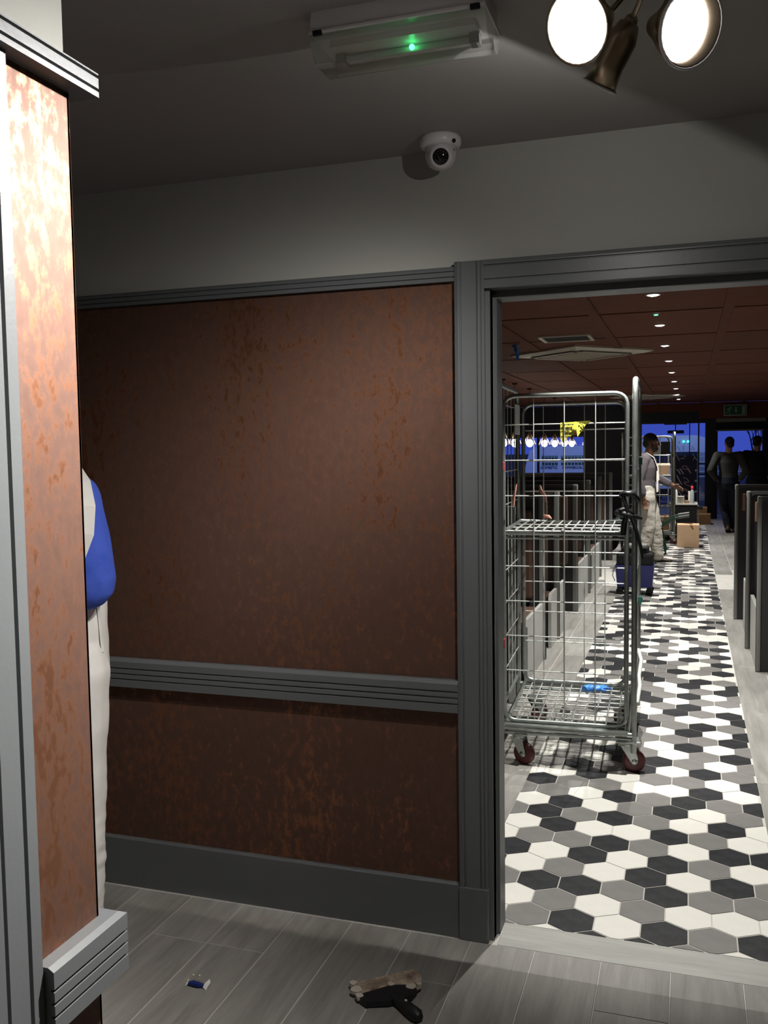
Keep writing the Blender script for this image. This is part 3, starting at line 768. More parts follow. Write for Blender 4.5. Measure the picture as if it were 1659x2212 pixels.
# front and back gates
def gate(v, zt, zb, u0, u1, nv, z_first, n_h, pitch_, skip=None):
    b = MB()
    loop = [CP(u0, v, (zt+zb)/2), CP(u0, v, zt), CP(u1, v, zt), CP(u1, v, zb), CP(u0, v, zb), CP(u0, v, (zt+zb)/2-0.001)]
    b.tube(fillet(loop, 0.065, 6), 0.0105, 8)
    gf = b.build('gate_frame', M_STEEL, cage)
    b = MB()
    for i in range(1, nv+1): b.tube([CP(u0+(u1-u0)*i/(nv+1), v, zb), CP(u0+(u1-u0)*i/(nv+1), v, zt)], 0.0031, 6)
    for k in range(n_h): b.tube([CP(u0, v+0.006, z_first+pitch_*k), CP(u1, v+0.006, z_first+pitch_*k)], 0.0033, 6)
    b.build('wire_mesh', M_WIRE, gf, kind='stuff')
gate(0.035, 1.800, 0.212, 0.050, 0.945, 3, 0.461, 8, 0.1715)
gate(0.985, 1.795, 0.212, 0.050, 0.900, 4, 0.44, 8, 0.1725)
# loose shelf
b = MB()
zs = 1.137
loop = [CP(0.03, 0.05, zs), CP(0.955, 0.05, zs), CP(0.955, 0.95, zs), CP(0.03, 0.95, zs)]
b.tube(loop+[loop[0]], 0.0105, 8); b.tube([p - V((0, 0, 0.024)) for p in loop[:2]], 0.006, 8)
shf = b.build('shelf', M_STEEL, cage)
b = MB()
for i in range(1, 13): b.tube([CP(0.03+0.925*i/13, 0.05, zs), CP(0.03+0.925*i/13, 0.95, zs)], 0.0042, 6)
for i in range(1, 4): b.tube([CP(0.03, 0.05+0.9*i/4, zs-0.006), CP(0.955, 0.05+0.9*i/4, zs-0.006)], 0.0042, 6)
b.build('wire_mesh', M_WIRE, shf, kind='stuff')
# plastic clips on the posts, data plate, shelf hooks
for (u, v, z, m, lb) in ((0.03, 0.0, 1.462, M_RED, 'dark red plastic clip'), (0.03, 0.0, 0.600, M_RED, 'dark red plastic clip'), (0.995, 0.93, 1.47, M_GREEN, 'dark green plastic clip'), (0.995, 0.93, 0.705, M_GREEN, 'dark green plastic clip')):
    p = CP(u, v, z); b = MB(); b.cbox(p-V((0.022, 0.018, 0.022)), p+V((0.022, 0.018, 0.022)), 0.005); b.build('hinge_clip', m, cage, label=lb)
p0, p1 = CP(0.012, 0.80, 1.625), CP(0.012, 0.955, 1.79)
b = MB(); b.cbox((p0.x-0.003, p0.y, p0.z), (p0.x+0.003, p1.y, p1.z), 0.001); b.build('data_plate', mat('pale_plate', (0.75, 0.78, 0.76), 0.5), cage, label='pale grey data plate')
b = MB()
q = CP(0.99, 0.55, 0)
b.tube([CP(1.012, 0.35, 0.26), CP(1.03, 0.45, 0.33), CP(1.02, 0.55, 0.36), CP(1.035, 0.62, 0.43), CP(1.01, 0.7, 0.47)], 0.010, 8); b.build('latch_handle', mat('pale_handle', (0.6, 0.62, 0.58), 0.5), cage)
# torn yellow label stuck on the back of the front gate
lv = 0.06
def LP(x, z, dy=0.0): return V((x, 4.414+dy, z)) - cage_o
lab = MB()
lab.add([LP(-0.582, 1.667), LP(-0.505, 1.670), LP(-0.470, 1.628), LP(-0.515, 1.607), LP(-0.545, 1.600), LP(-0.560, 1.580), LP(-0.569, 1.570), LP(-0.582, 1.588)], [tuple(range(8))])
lab.add([LP(-0.512, 1.671, -0.006), LP(-0.445, 1.673, -0.006), LP(-0.435, 1.668, -0.003), LP(-0.462, 1.656, -0.004), LP(-0.501, 1.598, -0.007)], [tuple(range(5))])
lb = lab.build('torn_label', M_YELLOW, cage, label='torn yellow paper label')
sol = lb.modifiers.new('thick', 'SOLIDIFY'); sol.thickness = 0.0012
b = MB()
def dashes(x0, z0, n, w, h, sp, dx=0.0, dz=0.0, y=-0.002):
    for i in range(n):
        ww = w*(0.6+0.7*((i*37) % 10)/10)
        b.box(LP(x0+i*sp, z0+i*dz, y-0.001), LP(x0+i*sp+ww, z0+i*dz+h, y))
dashes(-0.578, 1.654, 8, 0.0055, 0.006, 0.0072)
dashes(-0.577, 1.640, 10, 0.003, 0.0022, 0.0046)
dashes(-0.560, 1.628, 7, 0.0050, 0.0075, 0.0064)
dashes(-0.577, 1.616, 13, 0.003, 0.0018, 0.0046)
for (x, z) in ((-0.492, 1.660), (-0.483, 1.655), (-0.478, 1.648), (-0.474, 1.640), (-0.470, 1.660), (-0.486, 1.636)):
    b.box(LP(x, z, -0.0092), LP(x+0.006, z+0.004, -0.0082))
b.build('print', M_INK, lb, kind='stuff')

# things left in the cage
def glove(name, loc, label, s=1.0, rot=None, hang=False):
    """limp nitrile glove: a crumpled palm with five unequal finger lobes"""
    b = MB()
    b.ball((0, 0, 0.018*s), (0.045*s, 0.038*s, 0.018*s), 16)
    for k, (a, l, r) in enumerate(((-0.9, 0.040, 0.0085), (-0.35, 0.062, 0.009), (0.0, 0.068, 0.009), (0.35, 0.060, 0.0085), (1.35, 0.045, 0.010))):
        d = V((math.cos(a), math.sin(a), 0)); o0 = d*0.030*s
        b.tube([o0+V((0, 0, 0.015*s)), o0+d*l*0.5*s+V((0, 0, (0.022 if k % 2 else 0.010)*s)), o0+d*l*s+V((0, 0, 0.009*s))], [0.012*s, r*s, r*0.7*s], 8)
    b.tube([(-0.03*s, 0, 0.016*s), (-0.06*s, 0.004, 0.018*s), (-0.085*s, -0.006, 0.012*s)], [0.028*s, 0.022*s, 0.027*s], 10)
    for v in b.v:
        nz = noise.noise_vector(v*45); v += nz*0.006*s
        if not hang: v.z = max(v.z, 0.0)
    o = b.build(name, M_BLUEGLOVE); o.location = loc
    if rot: o.rotation_euler = rot
    return tag(o, label, 'glove')
glove('disposable_glove', (-0.475, 5.10, 0.203), 'crumpled blue disposable glove lying on the floor of the near roll cage', 0.85, (0, 0, 0.5))
glove('disposable_glove', (-1.46, 8.05, 2.405), 'blue disposable glove hanging from the brown ceiling beyond the doorway', 1.0, (0, 1.35, 0.2), True)

b = MB()
sx, sy_, = -0.262, 4.385
b.tube([(-0.300, 4.392, 1.325), (-0.285, 4.368, 1.33), (-0.245, 4.372, 1.335), (-0.222, 4.40, 1.30), (-0.24, 4.44, 1.27), (-0.30, 4.44, 1.25), (-0.315, 4.40, 1.24), (-0.28, 4.366, 1.235), (-0.235, 4.370, 1.225), (-0.205, 4.40, 1.21)], [0.012, 0.015, 0.015, 0.012, 0.010, 0.012, 0.016, 0.017, 0.014, 0.008], 8)
b.tube([(-0.290, 4.366, 1.33), (-0.27, 4.363, 1.26), (-0.285, 4.364, 1.19), (-0.29, 4.366, 1.14)], [0.010, 0.008, 0.015, 0.012], 8)
b.tube([(-0.262, 4.368, 1.25), (-0.235, 4.362, 1.18), (-0.212, 4.372, 1.09), (-0.200, 4.38, 1.03)], [0.010, 0.009, 0.009, 0.005], 8)
for v in b.v: v += noise.noise_vector(v*30)*0.006
o = b.build('strap', mat('black_wrap_strap', (0.008, 0.008, 0.009), 0.4, bump=0.3)); tag(o, 'black plastic strap knotted round the right front post of the near roll cage', 'strap')
for (pts, lb, rr) in ((((-0.795, 5.17, 1.335), (-0.79, 5.155, 1.31), (-0.765, 5.15, 1.28), (-0.755, 5.15, 1.235)), 'salmon pink tape hanging from the rear left post of the near roll cage', (0.007, 0.013, 0.008, 0.003)),
                      (((-0.805, 4.385, 1.275), (-0.80, 4.375, 1.31), (-0.79, 4.37, 1.345), (-0.786, 4.37, 1.375)), 'pale pink tape end sticking up at the left front of the near roll cage', (0.006, 0.006, 0.005, 0.002)),
                      (((-0.765, 5.10, 1.156), (-0.755, 5.09, 1.17), (-0.735, 5.085, 1.17), (-0.72, 5.085, 1.156)), 'small salmon scrap lying on the shelf of the near roll cage', (0.004, 0.009, 0.009, 0.003))):
    b = MB(); b.tube(pts, list(rr), 8)
    for v in b.v: v += noise.noise_vector(v*60)*0.004
    o = b.build('tape_scrap', M_SALMON); tag(o, lb, 'tape')

# ------------------------------------------------------------------ booths
def post_label(side, i):
    o_ = ('first', 'second', 'third', 'fourth', 'fifth', 'sixth', 'seventh', 'eighth')[i]
    return f'tall booth partition on the {side} of the aisle, {o_} from the doorway'
PH = 1.2
def partition(y, side, i, ex=None):
    x0, x1 = (-2.35, -0.985) if side == 'left' else (0.405, 1.75)
    if ex: x0 = ex
    edge = x1 if side == 'left' else x0
    o = empty('booth_partition', (edge, y, 0), post_label(side, i), 'partition', 'booth partitions along the aisle')
    s = -1 if side == 'left' else 1
    L = x1-x0; R = 0.045
    def frame_poly(inset):
        a, z0, z1 = inset, inset, PH-inset
        pts = [(a, 0.0), (L-a, 0.0), (L-a, z1-R)]
        for k in range(6): t_ = PI/2*k/5; pts.append((L-a-R+R*math.cos(t_), z1-R+R*math.sin(t_)))
        for k in range(6): t_ = PI/2+PI/2*k/5; pts.append((a+R+R*math.cos(t_), z1-R+R*math.sin(t_)))
        return pts
    b = MB(); b.prism([(s*p[0], p[1]) for p in frame_poly(0.012)], 'y', -0.012, 0.012); b.build('panel', M_BOOTHD, o)
    b = MB()
    path = [V((s*p[0], 0, p[1])) for p in frame_poly(0.0)]
    path = path[1:] + [path[0]]
    # flat edging strip all round: square section 24 x 36 mm
    n = len(path); vs = []; fs = []
    inner = [V((s*p[0], 0, p[1])) for p in frame_poly(0.024)]; inner = inner[1:] + [inner[0]]
    for p, q in zip(path, inner):
        vs += [(p.x, -0.019, p.z), (p.x, 0.019, p.z), (q.x, 0.019, q.z), (q.x, -0.019, q.z)]
    vs = vs[8:]; n -= 2
    for k in range(n-1):
        for j in range(4): fs.append((4*k+j, 4*k+(j+1) % 4, 4*k+4+(j+1) % 4, 4*k+4+j))
    fs += [(0, 1, 2, 3), (4*n-4, 4*n-3, 4*n-2, 4*n-1)]
    b.add(vs, fs); b.build('top_rail', M_RAIL, o)
    b = MB(); w_ = 0.048 if side == 'left' else 0.030; b.cbox((min(0, s*w_), -0.024, 0.0), (max(0, s*w_), 0.024, PH+0.002), 0.011); b.build('end_post', M_EDGE, o)
    if i in (1, 2) and side == 'right' :
        b = MB(); b.cbox((s*0.060, -0.024, 0.97), (s*0.088, -0.012, 1.12), 0.003); b.build('tan_block', M_TAN, o, label='small tan upholstery block near the top corner')
    if side == 'left':
        for k in range(4):
            b = MB(); b.cbox((min(s*(0.09+0.3*k), s*(0.37+0.3*k)), -0.075, 0.45), (max(s*(0.09+0.3*k), s*(0.37+0.3*k)), -0.014, 1.10), 0.02); b.build('front_cushion', M_SEAT, o)
    b = MB(); b.cbox((min(s*0.08, s*(L-0.05)), 0.020, 0.45), (max(s*0.08, s*(L-0.05)), 0.085, 1.12), 0.02); b.build('back_cushion', M_SEAT, o)
    return o
for i, (y, ex) in enumerate(((6.66, 0.442), (7.41, 0.415), (8.65, 0.388))): partition(y, 'right', i, ex)
for i, y in enumerate((5.45, 6.66, 7.41, 8.70, 9.85, 11.15, 12.8)): partition(y, 'left', i)
def bench(y0, y1, side, i):
    s = -1 if side == 'left' else 1
    edge = -1.0 if side == 'left' else 0.448
    o_ = ('first', 'second', 'third', 'fourth', 'fifth')[i]
    o = empty('booth_bench', (edge, y0, 0), f'low bench with pale end board {side} of the aisle, {o_} from the doorway', 'bench', 'booth benches along the aisle')
    l = y1-y0; h = 0.42
    pr = [(0, 0), (l, 0), (l, h), (0.05, h), (0.035, h-0.005), (0.0, h-0.05)]
    b = MB(); b.prism(pr, 'x', min(0, s*0.024), max(0, s*0.024)); b.build('end_board', M_BOOTH, o)
    b = MB(); b.box((min(s*0.03, s*1.2), 0.06, 0.0), (max(s*0.03, s*1.2), l-0.03, 0.30)); b.build('base_box', M_BOOTHD, o)
    b = MB(); b.cbox((min(s*0.03, s*1.2), 0.03, 0.302), (max(s*0.03, s*1.2), l-0.02, 0.40), 0.025); b.build('seat_cushion', M_SEAT, o)
for i, (a, c) in enumerate(((5.95, 6.62), (7.04, 7.37), (7.46, 7.86), (8.80, 9.75), (10.15, 11.05))): bench(a, c, 'left', i)
for i, (a, c) in enumerate(((6.70, 7.37), (7.46, 8.30), (8.72, 9.5))): bench(a, c, 'right', i)

# ------------------------------------------------------------------ dining ceiling fittings
ORD = ('nearest', 'second', 'third', 'fourth', 'fifth', 'sixth', 'seventh', 'eighth', 'ninth', 'farthest')
mesh_trim = MB(); mesh_trim.lathe([(0.036, 0.0), (0.046, 0.0), (0.045, -0.004), (0.036, -0.006), (0.033, 0.002)], 24, caps=False)
mt_ = mesh_trim.build('bezel', M_WHITEP, mesh_only=True)
ml = MB(); ml.lathe([(0.0001, -0.012), (0.018, -0.010), (0.030, -0.006), (0.036, -0.001)], 20, caps=False); ml_ = ml.build('lens', M_DLIT, mesh_only=True)
for i, (x, y) in enumerate(DOWN):
    o = empty('downlight', (x, y, CZ), f'round recessed downlight in the row over the aisle, {ORD[i]} from the doorway', 'light', 'aisle downlights')
    link('bezel', mt_, o); link('lens', ml_, o)
o = empty('emergency_downlight', (-0.22, 6.55, CZ), 'tiny emergency fitting with green LED between the first visible downlights', 'light')
b = MB(); b.lathe([(0.0, -0.012), (0.018, -0.012), (0.022, -0.004), (0.022, 0.0)], 16); b.build('housing', M_WHITEP, o)
b = MB(); b.lathe([(0.0, -0.016), (0.012, -0.016), (0.014, -0.0125)], 12); b.build('green_led', M_GREENLED, o)

def cassette(x, y, label):
    o = empty('ceiling_cassette', (x, y, CZ), label, 'air conditioner', rz=math.radians(47))
    b = MB(); a = 0.47
    vs = [(-a,-a,0),(a,-a,0),(a,a,0),(-a,a,0),(-a,-a,-0.018),(a,-a,-0.018),(a,a,-0.018),(-a,a,-0.018),(-a+0.06,-a+0.06,-0.034),(a-0.06,-a+0.06,-0.034),(a-0.06,a-0.06,-0.034),(-a+0.06,a-0.06,-0.034)]
    b.add(vs, [(0,1,5,4),(1,2,6,5),(2,3,7,6),(3,0,4,7),(4,5,9,8),(5,6,10,9),(6,7,11,10),(7,4,8,11),(8,9,10,11)]); b.build('panel', M_CASS, o)
    b = MB(); b.cbox((-0.27, -0.27, -0.044), (0.27, 0.27, -0.034), 0.004); gr = b.build('intake_grille', M_CASS, o)
    b = MB()
    for k in range(12): b.box((-0.25, -0.25+k*0.044, -0.048), (0.25, -0.238+k*0.044, -0.044))
    b.build('grille_bars', M_CASS, gr, kind='stuff')
    for k in range(4):
        M = Matrix.Rotation(k*PI/2, 4, 'Z')
        b = MB(); b.box((-0.30, 0.30, -0.0385), (0.30, 0.365, -0.0345), 0, M); b.build('air_slot', M_BLACK, o)
        b = MB(); b.box((-0.28, 0.315, -0.046), (0.28, 0.352, -0.0395), 0, M); b.build('louvre', M_CASS, o)
cassette(-0.98, 8.9, 'near cream air conditioning cassette set cornerwise in the brown ceiling')
cassette(-0.72, 17.2, 'far cream air conditioning cassette deep in the dining room ceiling')
o = empty('ceiling_vent', (-0.965, 7.72, CZ), 'square black ceiling vent with pale frame beside the near cassette', 'vent')
b = MB()
for a, c in (((-0.21, -0.20, -0.012), (0.21, -0.175, 0)), ((-0.21, 0.165, -0.012), (0.21, 0.20, 0)), ((-0.21, -0.175, -0.012), (-0.18, 0.165, 0)), ((0.18, -0.175, -0.012), (0.21, 0.165, 0))): b.box(a, c)
b.build('frame', M_CASS, o)
b = MB(); b.box((-0.18, -0.175, -0.004), (0.18, 0.165, 0)); b.build('black_core', M_DARKGAP, o)

# pendant lamps along the left windows
PY_ = [11.9, 12.75, 14.0, 15.5, 16.75, 18.1, 19.3]
PO = ('nearest', 'second', 'third', 'fourth', 'fifth', 'sixth', 'farthest')
M_PBULB = mat('lit_pendant_bulb', (1, 1, 1), 0.5, emit=(1.0, 0.9, 0.78), estr=38)
for i, y in enumerate(PY_):
    o = empty('pendant_lamp', (-2.31, y, CZ), f'bare bulb pendant lamp in a wire cone, {PO[i]} of the row by the left window', 'light', 'pendant lamps by the left window')
    b = MB(); b.tube([(0, 0, 0), (0, 0, -0.66)], 0.004, 6); b.lathe([(0.0, 0.0), (0.04, 0.0), (0.035, -0.02), (0.0, -0.025)], 16); b.build('cord', M_BLACK, o)
    b = MB()
    for k in range(8):
        a = 2*PI*k/8; b.tube([(0.01*math.cos(a), 0.01*math.sin(a), -0.65), (0.10*math.cos(a), 0.10*math.sin(a), -0.86)], 0.003, 5)
    b.tube([(0.10*math.cos(2*PI*k/20), 0.10*math.sin(2*PI*k/20), -0.86) for k in range(20)], 0.003, 5, True)
    b.build('wire_shade', M_BRASS, o)
    b = MB(); b.ball((0, 0, -0.83), (0.052, 0.052, 0.058), 16); b.build('bulb', M_PBULB, o)
    b = MB(); b.lathe([(0.016, -0.78), (0.02, -0.74), (0.018, -0.66), (0.0, -0.65)], 12); b.build('bulb_holder', M_BRASS, o)

# ------------------------------------------------------------------ end wall of the dining room
EY = 20.5
mb = MB()
mb.box((-4.3, EY, 0), (-1.0, EY+0.15, 0.83)); mb.box((-4.3, EY, 1.82), (-1.0, EY+0.15, CZ)); mb.box((-4.3, EY, 0.83), (-4.0, EY+0.15, 1.82)); mb.box((-2.155, EY, 0.83), (-1.0, EY+0.15, 1.82))
mb.box((-1.0, EY, 2.05), (0.35, EY+0.15, CZ)); mb.box((0.35, EY, 0), (0.53, EY+0.15, CZ)); mb.box((0.53, EY, 2.10), (2.6, EY+0.15, CZ)); mb.box((1.50, EY, 0), (2.6, EY+0.15, 2.10))
struct('wall_end', mb, M_NAVY)
b = MB(); b.box((0.19, EY-0.04, 2.11), (2.6, EY, CZ-0.001)); struct('trim_6', b, M_BROWN)      # brown fascia over the doors
b = MB(); b.box((-1.0, EY-0.03, 2.27), (0.19, EY, CZ-0.001)); struct('ceiling_reflection_band', b, M_BROWN)  # brown band stands in for the ceiling mirrored in the glass
def window(name, x0, x1, z0, z1, mull, m=M_DKFRAME, w=0.05):
    o = empty(name, (0, EY+0.05, 0)); o['kind'] = 'structure'
    b = MB(); b.box((x0, -0.02, z0), (x0+w, 0.03, z1)); b.box((x1-w, -0.02, z0), (x1, 0.03, z1)); b.box((x0+w, -0.02, z0), (x1-w, 0.03, z0+w)); b.box((x0+w, -0.02, z1-w), (x1-w, 0.03, z1))
    b.build('window_frame', m, o)
    xs = [x0+w] + mull + [x1-w]
    for xm in mull:
        b = MB(); b.box((xm-w/2, -0.02, z0+w), (xm+w/2, 0.03, z1-w)); b.build('mullion', m, o)
    for a, c in zip(xs[:-1], xs[1:]):
        b = MB(); b.box((a+0.003, 0.0, z0+w), (c-0.003, 0.006, z1-w)); b.build('pane', M_GLASS, o)
    return o
window('window_1', -4.0, -2.155, 0.83, 1.82, [-3.20])
window('window_2', -1.0, 0.35, 0.0, 2.05, [0.19], w=0.03)
# right: glazed entrance door with a grey rail, dark blind box and lower glass
d2 = empty('door_2', (0, EY+0.05, 0)); d2['kind'] = 'structure'
b = MB(); b.box((0.53, -0.03, 2.03), (1.50, 0.03, 2.10)); b.build('head_rail', M_FRAME, d2)
b = MB(); b.box((0.53, -0.02, 1.87), (1.50, 0.03, 2.03)); b.build('blind_box', M_BLACK, d2)
b = MB(); b.box((0.53, -0.03, 1.84), (1.46, 0.03, 1.87)); b.build('transom', M_FRAME, d2)
b = MB(); b.box((0.53, -0.02, 0), (0.57, 0.03, 1.84)); b.box((1.44, -0.02, 0), (1.50, 0.03, 1.87)); b.build('jamb', M_DKFRAME, d2)
b = MB(); b.box((0.57, 0.0, 0.02), (1.44, 0.006, 1.84)); b.build('pane', M_GLASS, d2)
b = MB(); b.box((0.57, -0.015, 1.37), (1.44, 0.02, 1.40)); b.build('mid_rail', M_DKFRAME, d2)
# door handle on the glass leaf beside the lettered board
b = MB(); b.tube(fillet([(0.205, -0.02, 1.16), (0.205, -0.07, 1.16), (0.33, -0.07, 1.16), (0.33, -0.07, 0.94), (0.205, -0.07, 0.94), (0.205, -0.02, 0.94)], 0.015, 3), 0.014, 8)
b.build('door_handle', M_BLACK, d2, label='black D shaped pull handle')

# lettered board behind the glass
brd = empty('lettered_board', (0, EY-0.03, 0), 'dark navy board with brushed white and pink lettering standing inside the end window', 'sign')
b = MB(); b.box((-0.30, -0.006, 0.38), (0.165, 0.006, 1.335)); b.build('board', M_POSTER, brd)
def zx(x, y):   # board lettering laid out on the board: x,y in a 1475 x 2212 sketch grid
    return (-0.34 + (x-420)*0.000815, 1.86 - y*0.000838)
def stroke(pts, w, m, name='lettering'):
    b = MB(); q = [V((zx(*p)[0], -0.0085, zx(*p)[1])) for p in pts]
    q = fillet(q, 0.05, 3) if len(q) > 2 else q
    b.tube(q, w, 6)
    for v in b.v: v.y = -0.0085 + (v.y+0.0085)*0.25
    return b
wb_, pb_ = MB(), MB()
def add_to(dst, src):
    k = len(dst.v); dst.v += src.v; dst.f += [[i+k for i in f] for f in src.f]; dst.m += src.m; dst.sm += src.sm
for pts in ([(440, 980), (470, 1010), (490, 1080)], [(530, 970), (590, 1010), (625, 1095)], [(610, 950), (660, 1010), (705, 1090)],
            [(535, 1120), (590, 1230), (665, 1360)], [(520, 1310), (580, 1370), (605, 1345), (560, 1320)], [(530, 1410), (590, 1530), (665, 1650)], [(440, 1530), (480, 1600), (500, 1640)], [(525, 1520), (560, 1600), (570, 1645), (545, 1650)],
            [(520, 1830), (560, 1890), (580, 1920)]):
    add_to(wb_, stroke(pts, 0.012, None))
for pts in ([(890, 1080), (840, 970), (760, 880), (690, 880), (660, 930), (720, 970), (800, 960), (830, 1000), (890, 1080)], [(690, 1180), (780, 1200), (850, 1280), (800, 1300), (700, 1280), (750, 1350), (860, 1400), (920, 1380), (910, 1340)],
            [(600, 1440), (700, 1440), (820, 1500), (880, 1590), (860, 1660), (800, 1650), (680, 1600)], [(610, 1480), (720, 1480), (810, 1540), (840, 1600), (810, 1630)],
            [(840, 1850), (790, 1760), (700, 1700), (630, 1720), (620, 1790), (700, 1830), (760, 1760)], [(600, 1800), (590, 1850), (660, 1930), (740, 1910), (740, 1850), (660, 1800), (600, 1800)]):
    add_to(pb_, stroke(pts, 0.010, None))
wb_.build('white_lettering', M_PAINTW, brd, kind='stuff'); pb_.build('pink_lettering', M_PAINTP, brd, kind='stuff')
for z in (1.02, 0.80, 0.575, 0.345):
    b = MB(); k = 8; b.lathe([(0.0, -0.004), (0.024, -0.004), (0.022, 0.002)], 10, Matrix.Translation((0.14, -0.010, z+0.0)) @ Matrix.Rotation(PI/2, 4, 'X')); b.build('white_dot', M_PAINTW, brd)
gl_ = MB()
for pts in ([(480, 370), (520, 420), (545, 465)], [(560, 370), (600, 430), (640, 490)], [(715, 370), (722, 430), (720, 490)], [(935, 390), (960, 430), (990, 490)], [(860, 470), (900, 455), (940, 470)],
            [(520, 560), (580, 660), (630, 750)], [(750, 620), (762, 640), (760, 660)], [(655, 700), (700, 690), (750, 700)], [(950, 580), (1000, 660), (1055, 740)], [(960, 740), (985, 700), (990, 670)], [(600, 310), (620, 290), (630, 270)]):
    add_to(gl_, stroke(pts, 0.008, None))
for v in gl_.v: v.x = v.x*1.0 - 0.02
gl_.build('glass_lettering', M_PAINTW, brd, kind='stuff')
# exit sign
ex = empty('exit_sign', (0.905, EY-0.075, 2.27), 'green running man emergency exit sign on the brown fascia over the end door', 'sign')
b = MB(); b.cbox((-0.225, -0.03, -0.115), (0.225, 0.034, 0.115), 0.006); b.build('housing', M_SIGNW, ex)
b = MB(); b.box((-0.205, -0.0335, -0.095), (0.205, -0.030, 0.095)); b.build('green_face', M_SIGNG, ex)
b = MB()
yy = -0.0365
def fl(poly): b.prism(poly, 'y', yy, yy+0.003)
fl([(0.13, -0.08), (0.19, -0.08), (0.19, 0.08), (0.13, 0.08)])
b.build('doorway_symbol', M_SIGNW, ex); b = MB()
fl([(-0.02+0.03, 0.0-0.055), (0.045, -0.01), (0.024, -0.01), (0.024, 0.06), (-0.004, 0.06), (-0.004, -0.01), (-0.025, -0.01)])
b.build('arrow_symbol', M_SIGNW, ex); b = MB()
cx_ = -0.12
b.lathe([(0.0, 0.0), (0.017, 0.0), (0.017, 0.003), (0.0, 0.003)], 12, Matrix.Translation((cx_+0.02, yy, 0.06)) @ Matrix.Rotation(-PI/2, 4, 'X'))
for p, w_ in ((((0.018, 0.052), (-0.012, -0.01)), 0.014), (((-0.012, -0.01), (0.02, -0.035), (0.005, -0.075)), 0.009), (((-0.012, -0.01), (-0.03, -0.045), (-0.065, -0.05)), 0.009), (((0.01, 0.035), (-0.03, 0.03), (-0.045, 0.0)), 0.007), (((0.01, 0.035), (0.035, 0.012), (0.055, 0.022)), 0.007)):
    q = [V((cx_+x, yy+0.001, z)) for x, z in p]; b.tube(q, w_, 6)
for v in b.v: v.y = max(min(v.y, yy+0.003), yy)
b.build('running_man_symbol', M_SIGNW, ex)

# ------------------------------------------------------------------ outdoors beyond the end glass
mb = MB(); mb.box((-14, EY+0.15, -0.2), (14, 44, -0.03)); struct('ground', mb, M_ASPH)
def van(name, x0, x1, y0, y1, z1, label, sgn=1, text=False):
    o = empty(name, ((x0+x1)/2, y0, -0.03), label, 'van')
    w = (x1-x0)/2; d = y1-y0
    prof = [(-w+0.02, 0.35), (-w, 0.75), (-w+0.04, z1-0.55), (-w+0.16, z1-0.12), (-w+0.35, z1), (w-0.45, z1), (w-0.12, z1-0.10), (w, z1-0.5), (w, 0.4)]
    b = MB(); b.prism([(p[0]*sgn, p[1]) for p in prof], 'y', 0.0, d); b.build('body', M_VAN, o)
    b = MB(); b.box((-w*0.96, -0.03, 0.30), (w*0.96, 0.0, 0.48)); b.build('bumper', M_BLACK, o)
    for x in (-w*0.62, w*0.62):
        b = MB(); b.lathe([(0.0, -0.11), (0.28, -0.11), (0.32, -0.07), (0.32, 0.07), (0.28, 0.11), (0.0, 0.11)], 24, Matrix.Translation((x, 0.13, 0.32)) @ Matrix.Rotation(PI/2, 4, 'X')); wl = b.build('wheel', M_BLACK, o)
        b = MB(); b.lathe([(0.0, 0.112), (0.17, 0.112), (0.18, 0.105)], 16, Matrix.Translation((x, 0.13, 0.32)) @ Matrix.Rotation(PI/2, 4, 'X')); b.build('hubcap', M_FRAME, wl)
    return o
def text_mesh(s, size, m, parent, loc, name='lettering'):
    cu = bpy.data.curves.new('t', 'FONT'); cu.body = s; cu.size = size; cu.extrude = 0.004; cu.resolution_u = 2
    to = bpy.data.objects.new('t', cu); COL.objects.link(to)
    dg = bpy.context.evaluated_depsgraph_get(); me = bpy.data.meshes.new_from_object(to.evaluated_get(dg))
    bpy.data.objects.remove(to); bpy.data.curves.remove(cu)
    me.materials.clear(); me.materials.append(m)
    o = link(name, me, parent); o.location = loc; o.rotation_euler = (PI/2, 0, 0); return o
v1 = van('van', -4.45, -1.55, 26.0, 27.9, 1.62, 'white van with navy and green lettering parked outside the left window')
text_mesh('DOMESTIC', 0.098, M_VANB, v1, (-0.98, -0.012, 0.985)); text_mesh('COMMERCIAL', 0.092, M_VANB, v1, (-0.38, -0.012, 0.985))
b = MB()
for x0, n_, sp_ in ((-0.94, 5, 0.092), (-0.40, 7, 0.095)):      # the two green words are too blurred to read: block strokes of their size
    for k in range(n_):
        for (zz, hh) in ((1.27, 0.16), (1.12, 0.09)):
            b.box((x0+k*sp_, -0.012, zz-hh/2), (x0+k*sp_+0.022, 0.0, zz+hh/2)); b.box((x0+k*sp_+0.045, -0.012, zz-hh/2), (x0+k*sp_+0.067, 0.0, zz+hh/2))
            b.box((x0+k*sp_, -0.012, zz-0.014), (x0+k*sp_+0.067, 0.0, zz+0.014))
b.build('blurred_lettering', M_VANG, v1, kind='stuff')
v2 = van('van', -1.35, 0.62, 24.6, 26.6, 1.84, 'plain white van parked outside the centre end window')
b = MB(); b.box((-0.75, -0.012, 1.02), (0.6, 0.0, 1.42)); b.build('rear_window', mat('van_glass', (0.02, 0.03, 0.05), 0.1), v2)
for x in (0.06, 0.17):
    b = MB(); b.ball((x+0.17, -0.01, 1.68), 0.028, 10); b.build('teal_lamp', mat('teal_lamp', (0.1, 0.9, 0.8), 0.4, emit=(0.08, 0.85, 0.8), estr=2.5), v2)
o = empty('street_canopy', (-0.29, 21.5, 0), 'dark hanging canopy with two boards seen through the top of the end window', 'canopy')
b = MB(); b.cbox((-0.24, -0.2, 2.02), (0.24, 0.2, 2.08), 0.01); b.build('upper_board', M_BLACK, o)
b = MB(); b.cbox((-0.17, -0.1, 1.82), (0.18, 0.1, 1.89), 0.01); b.build('lower_board', M_BLACK, o)
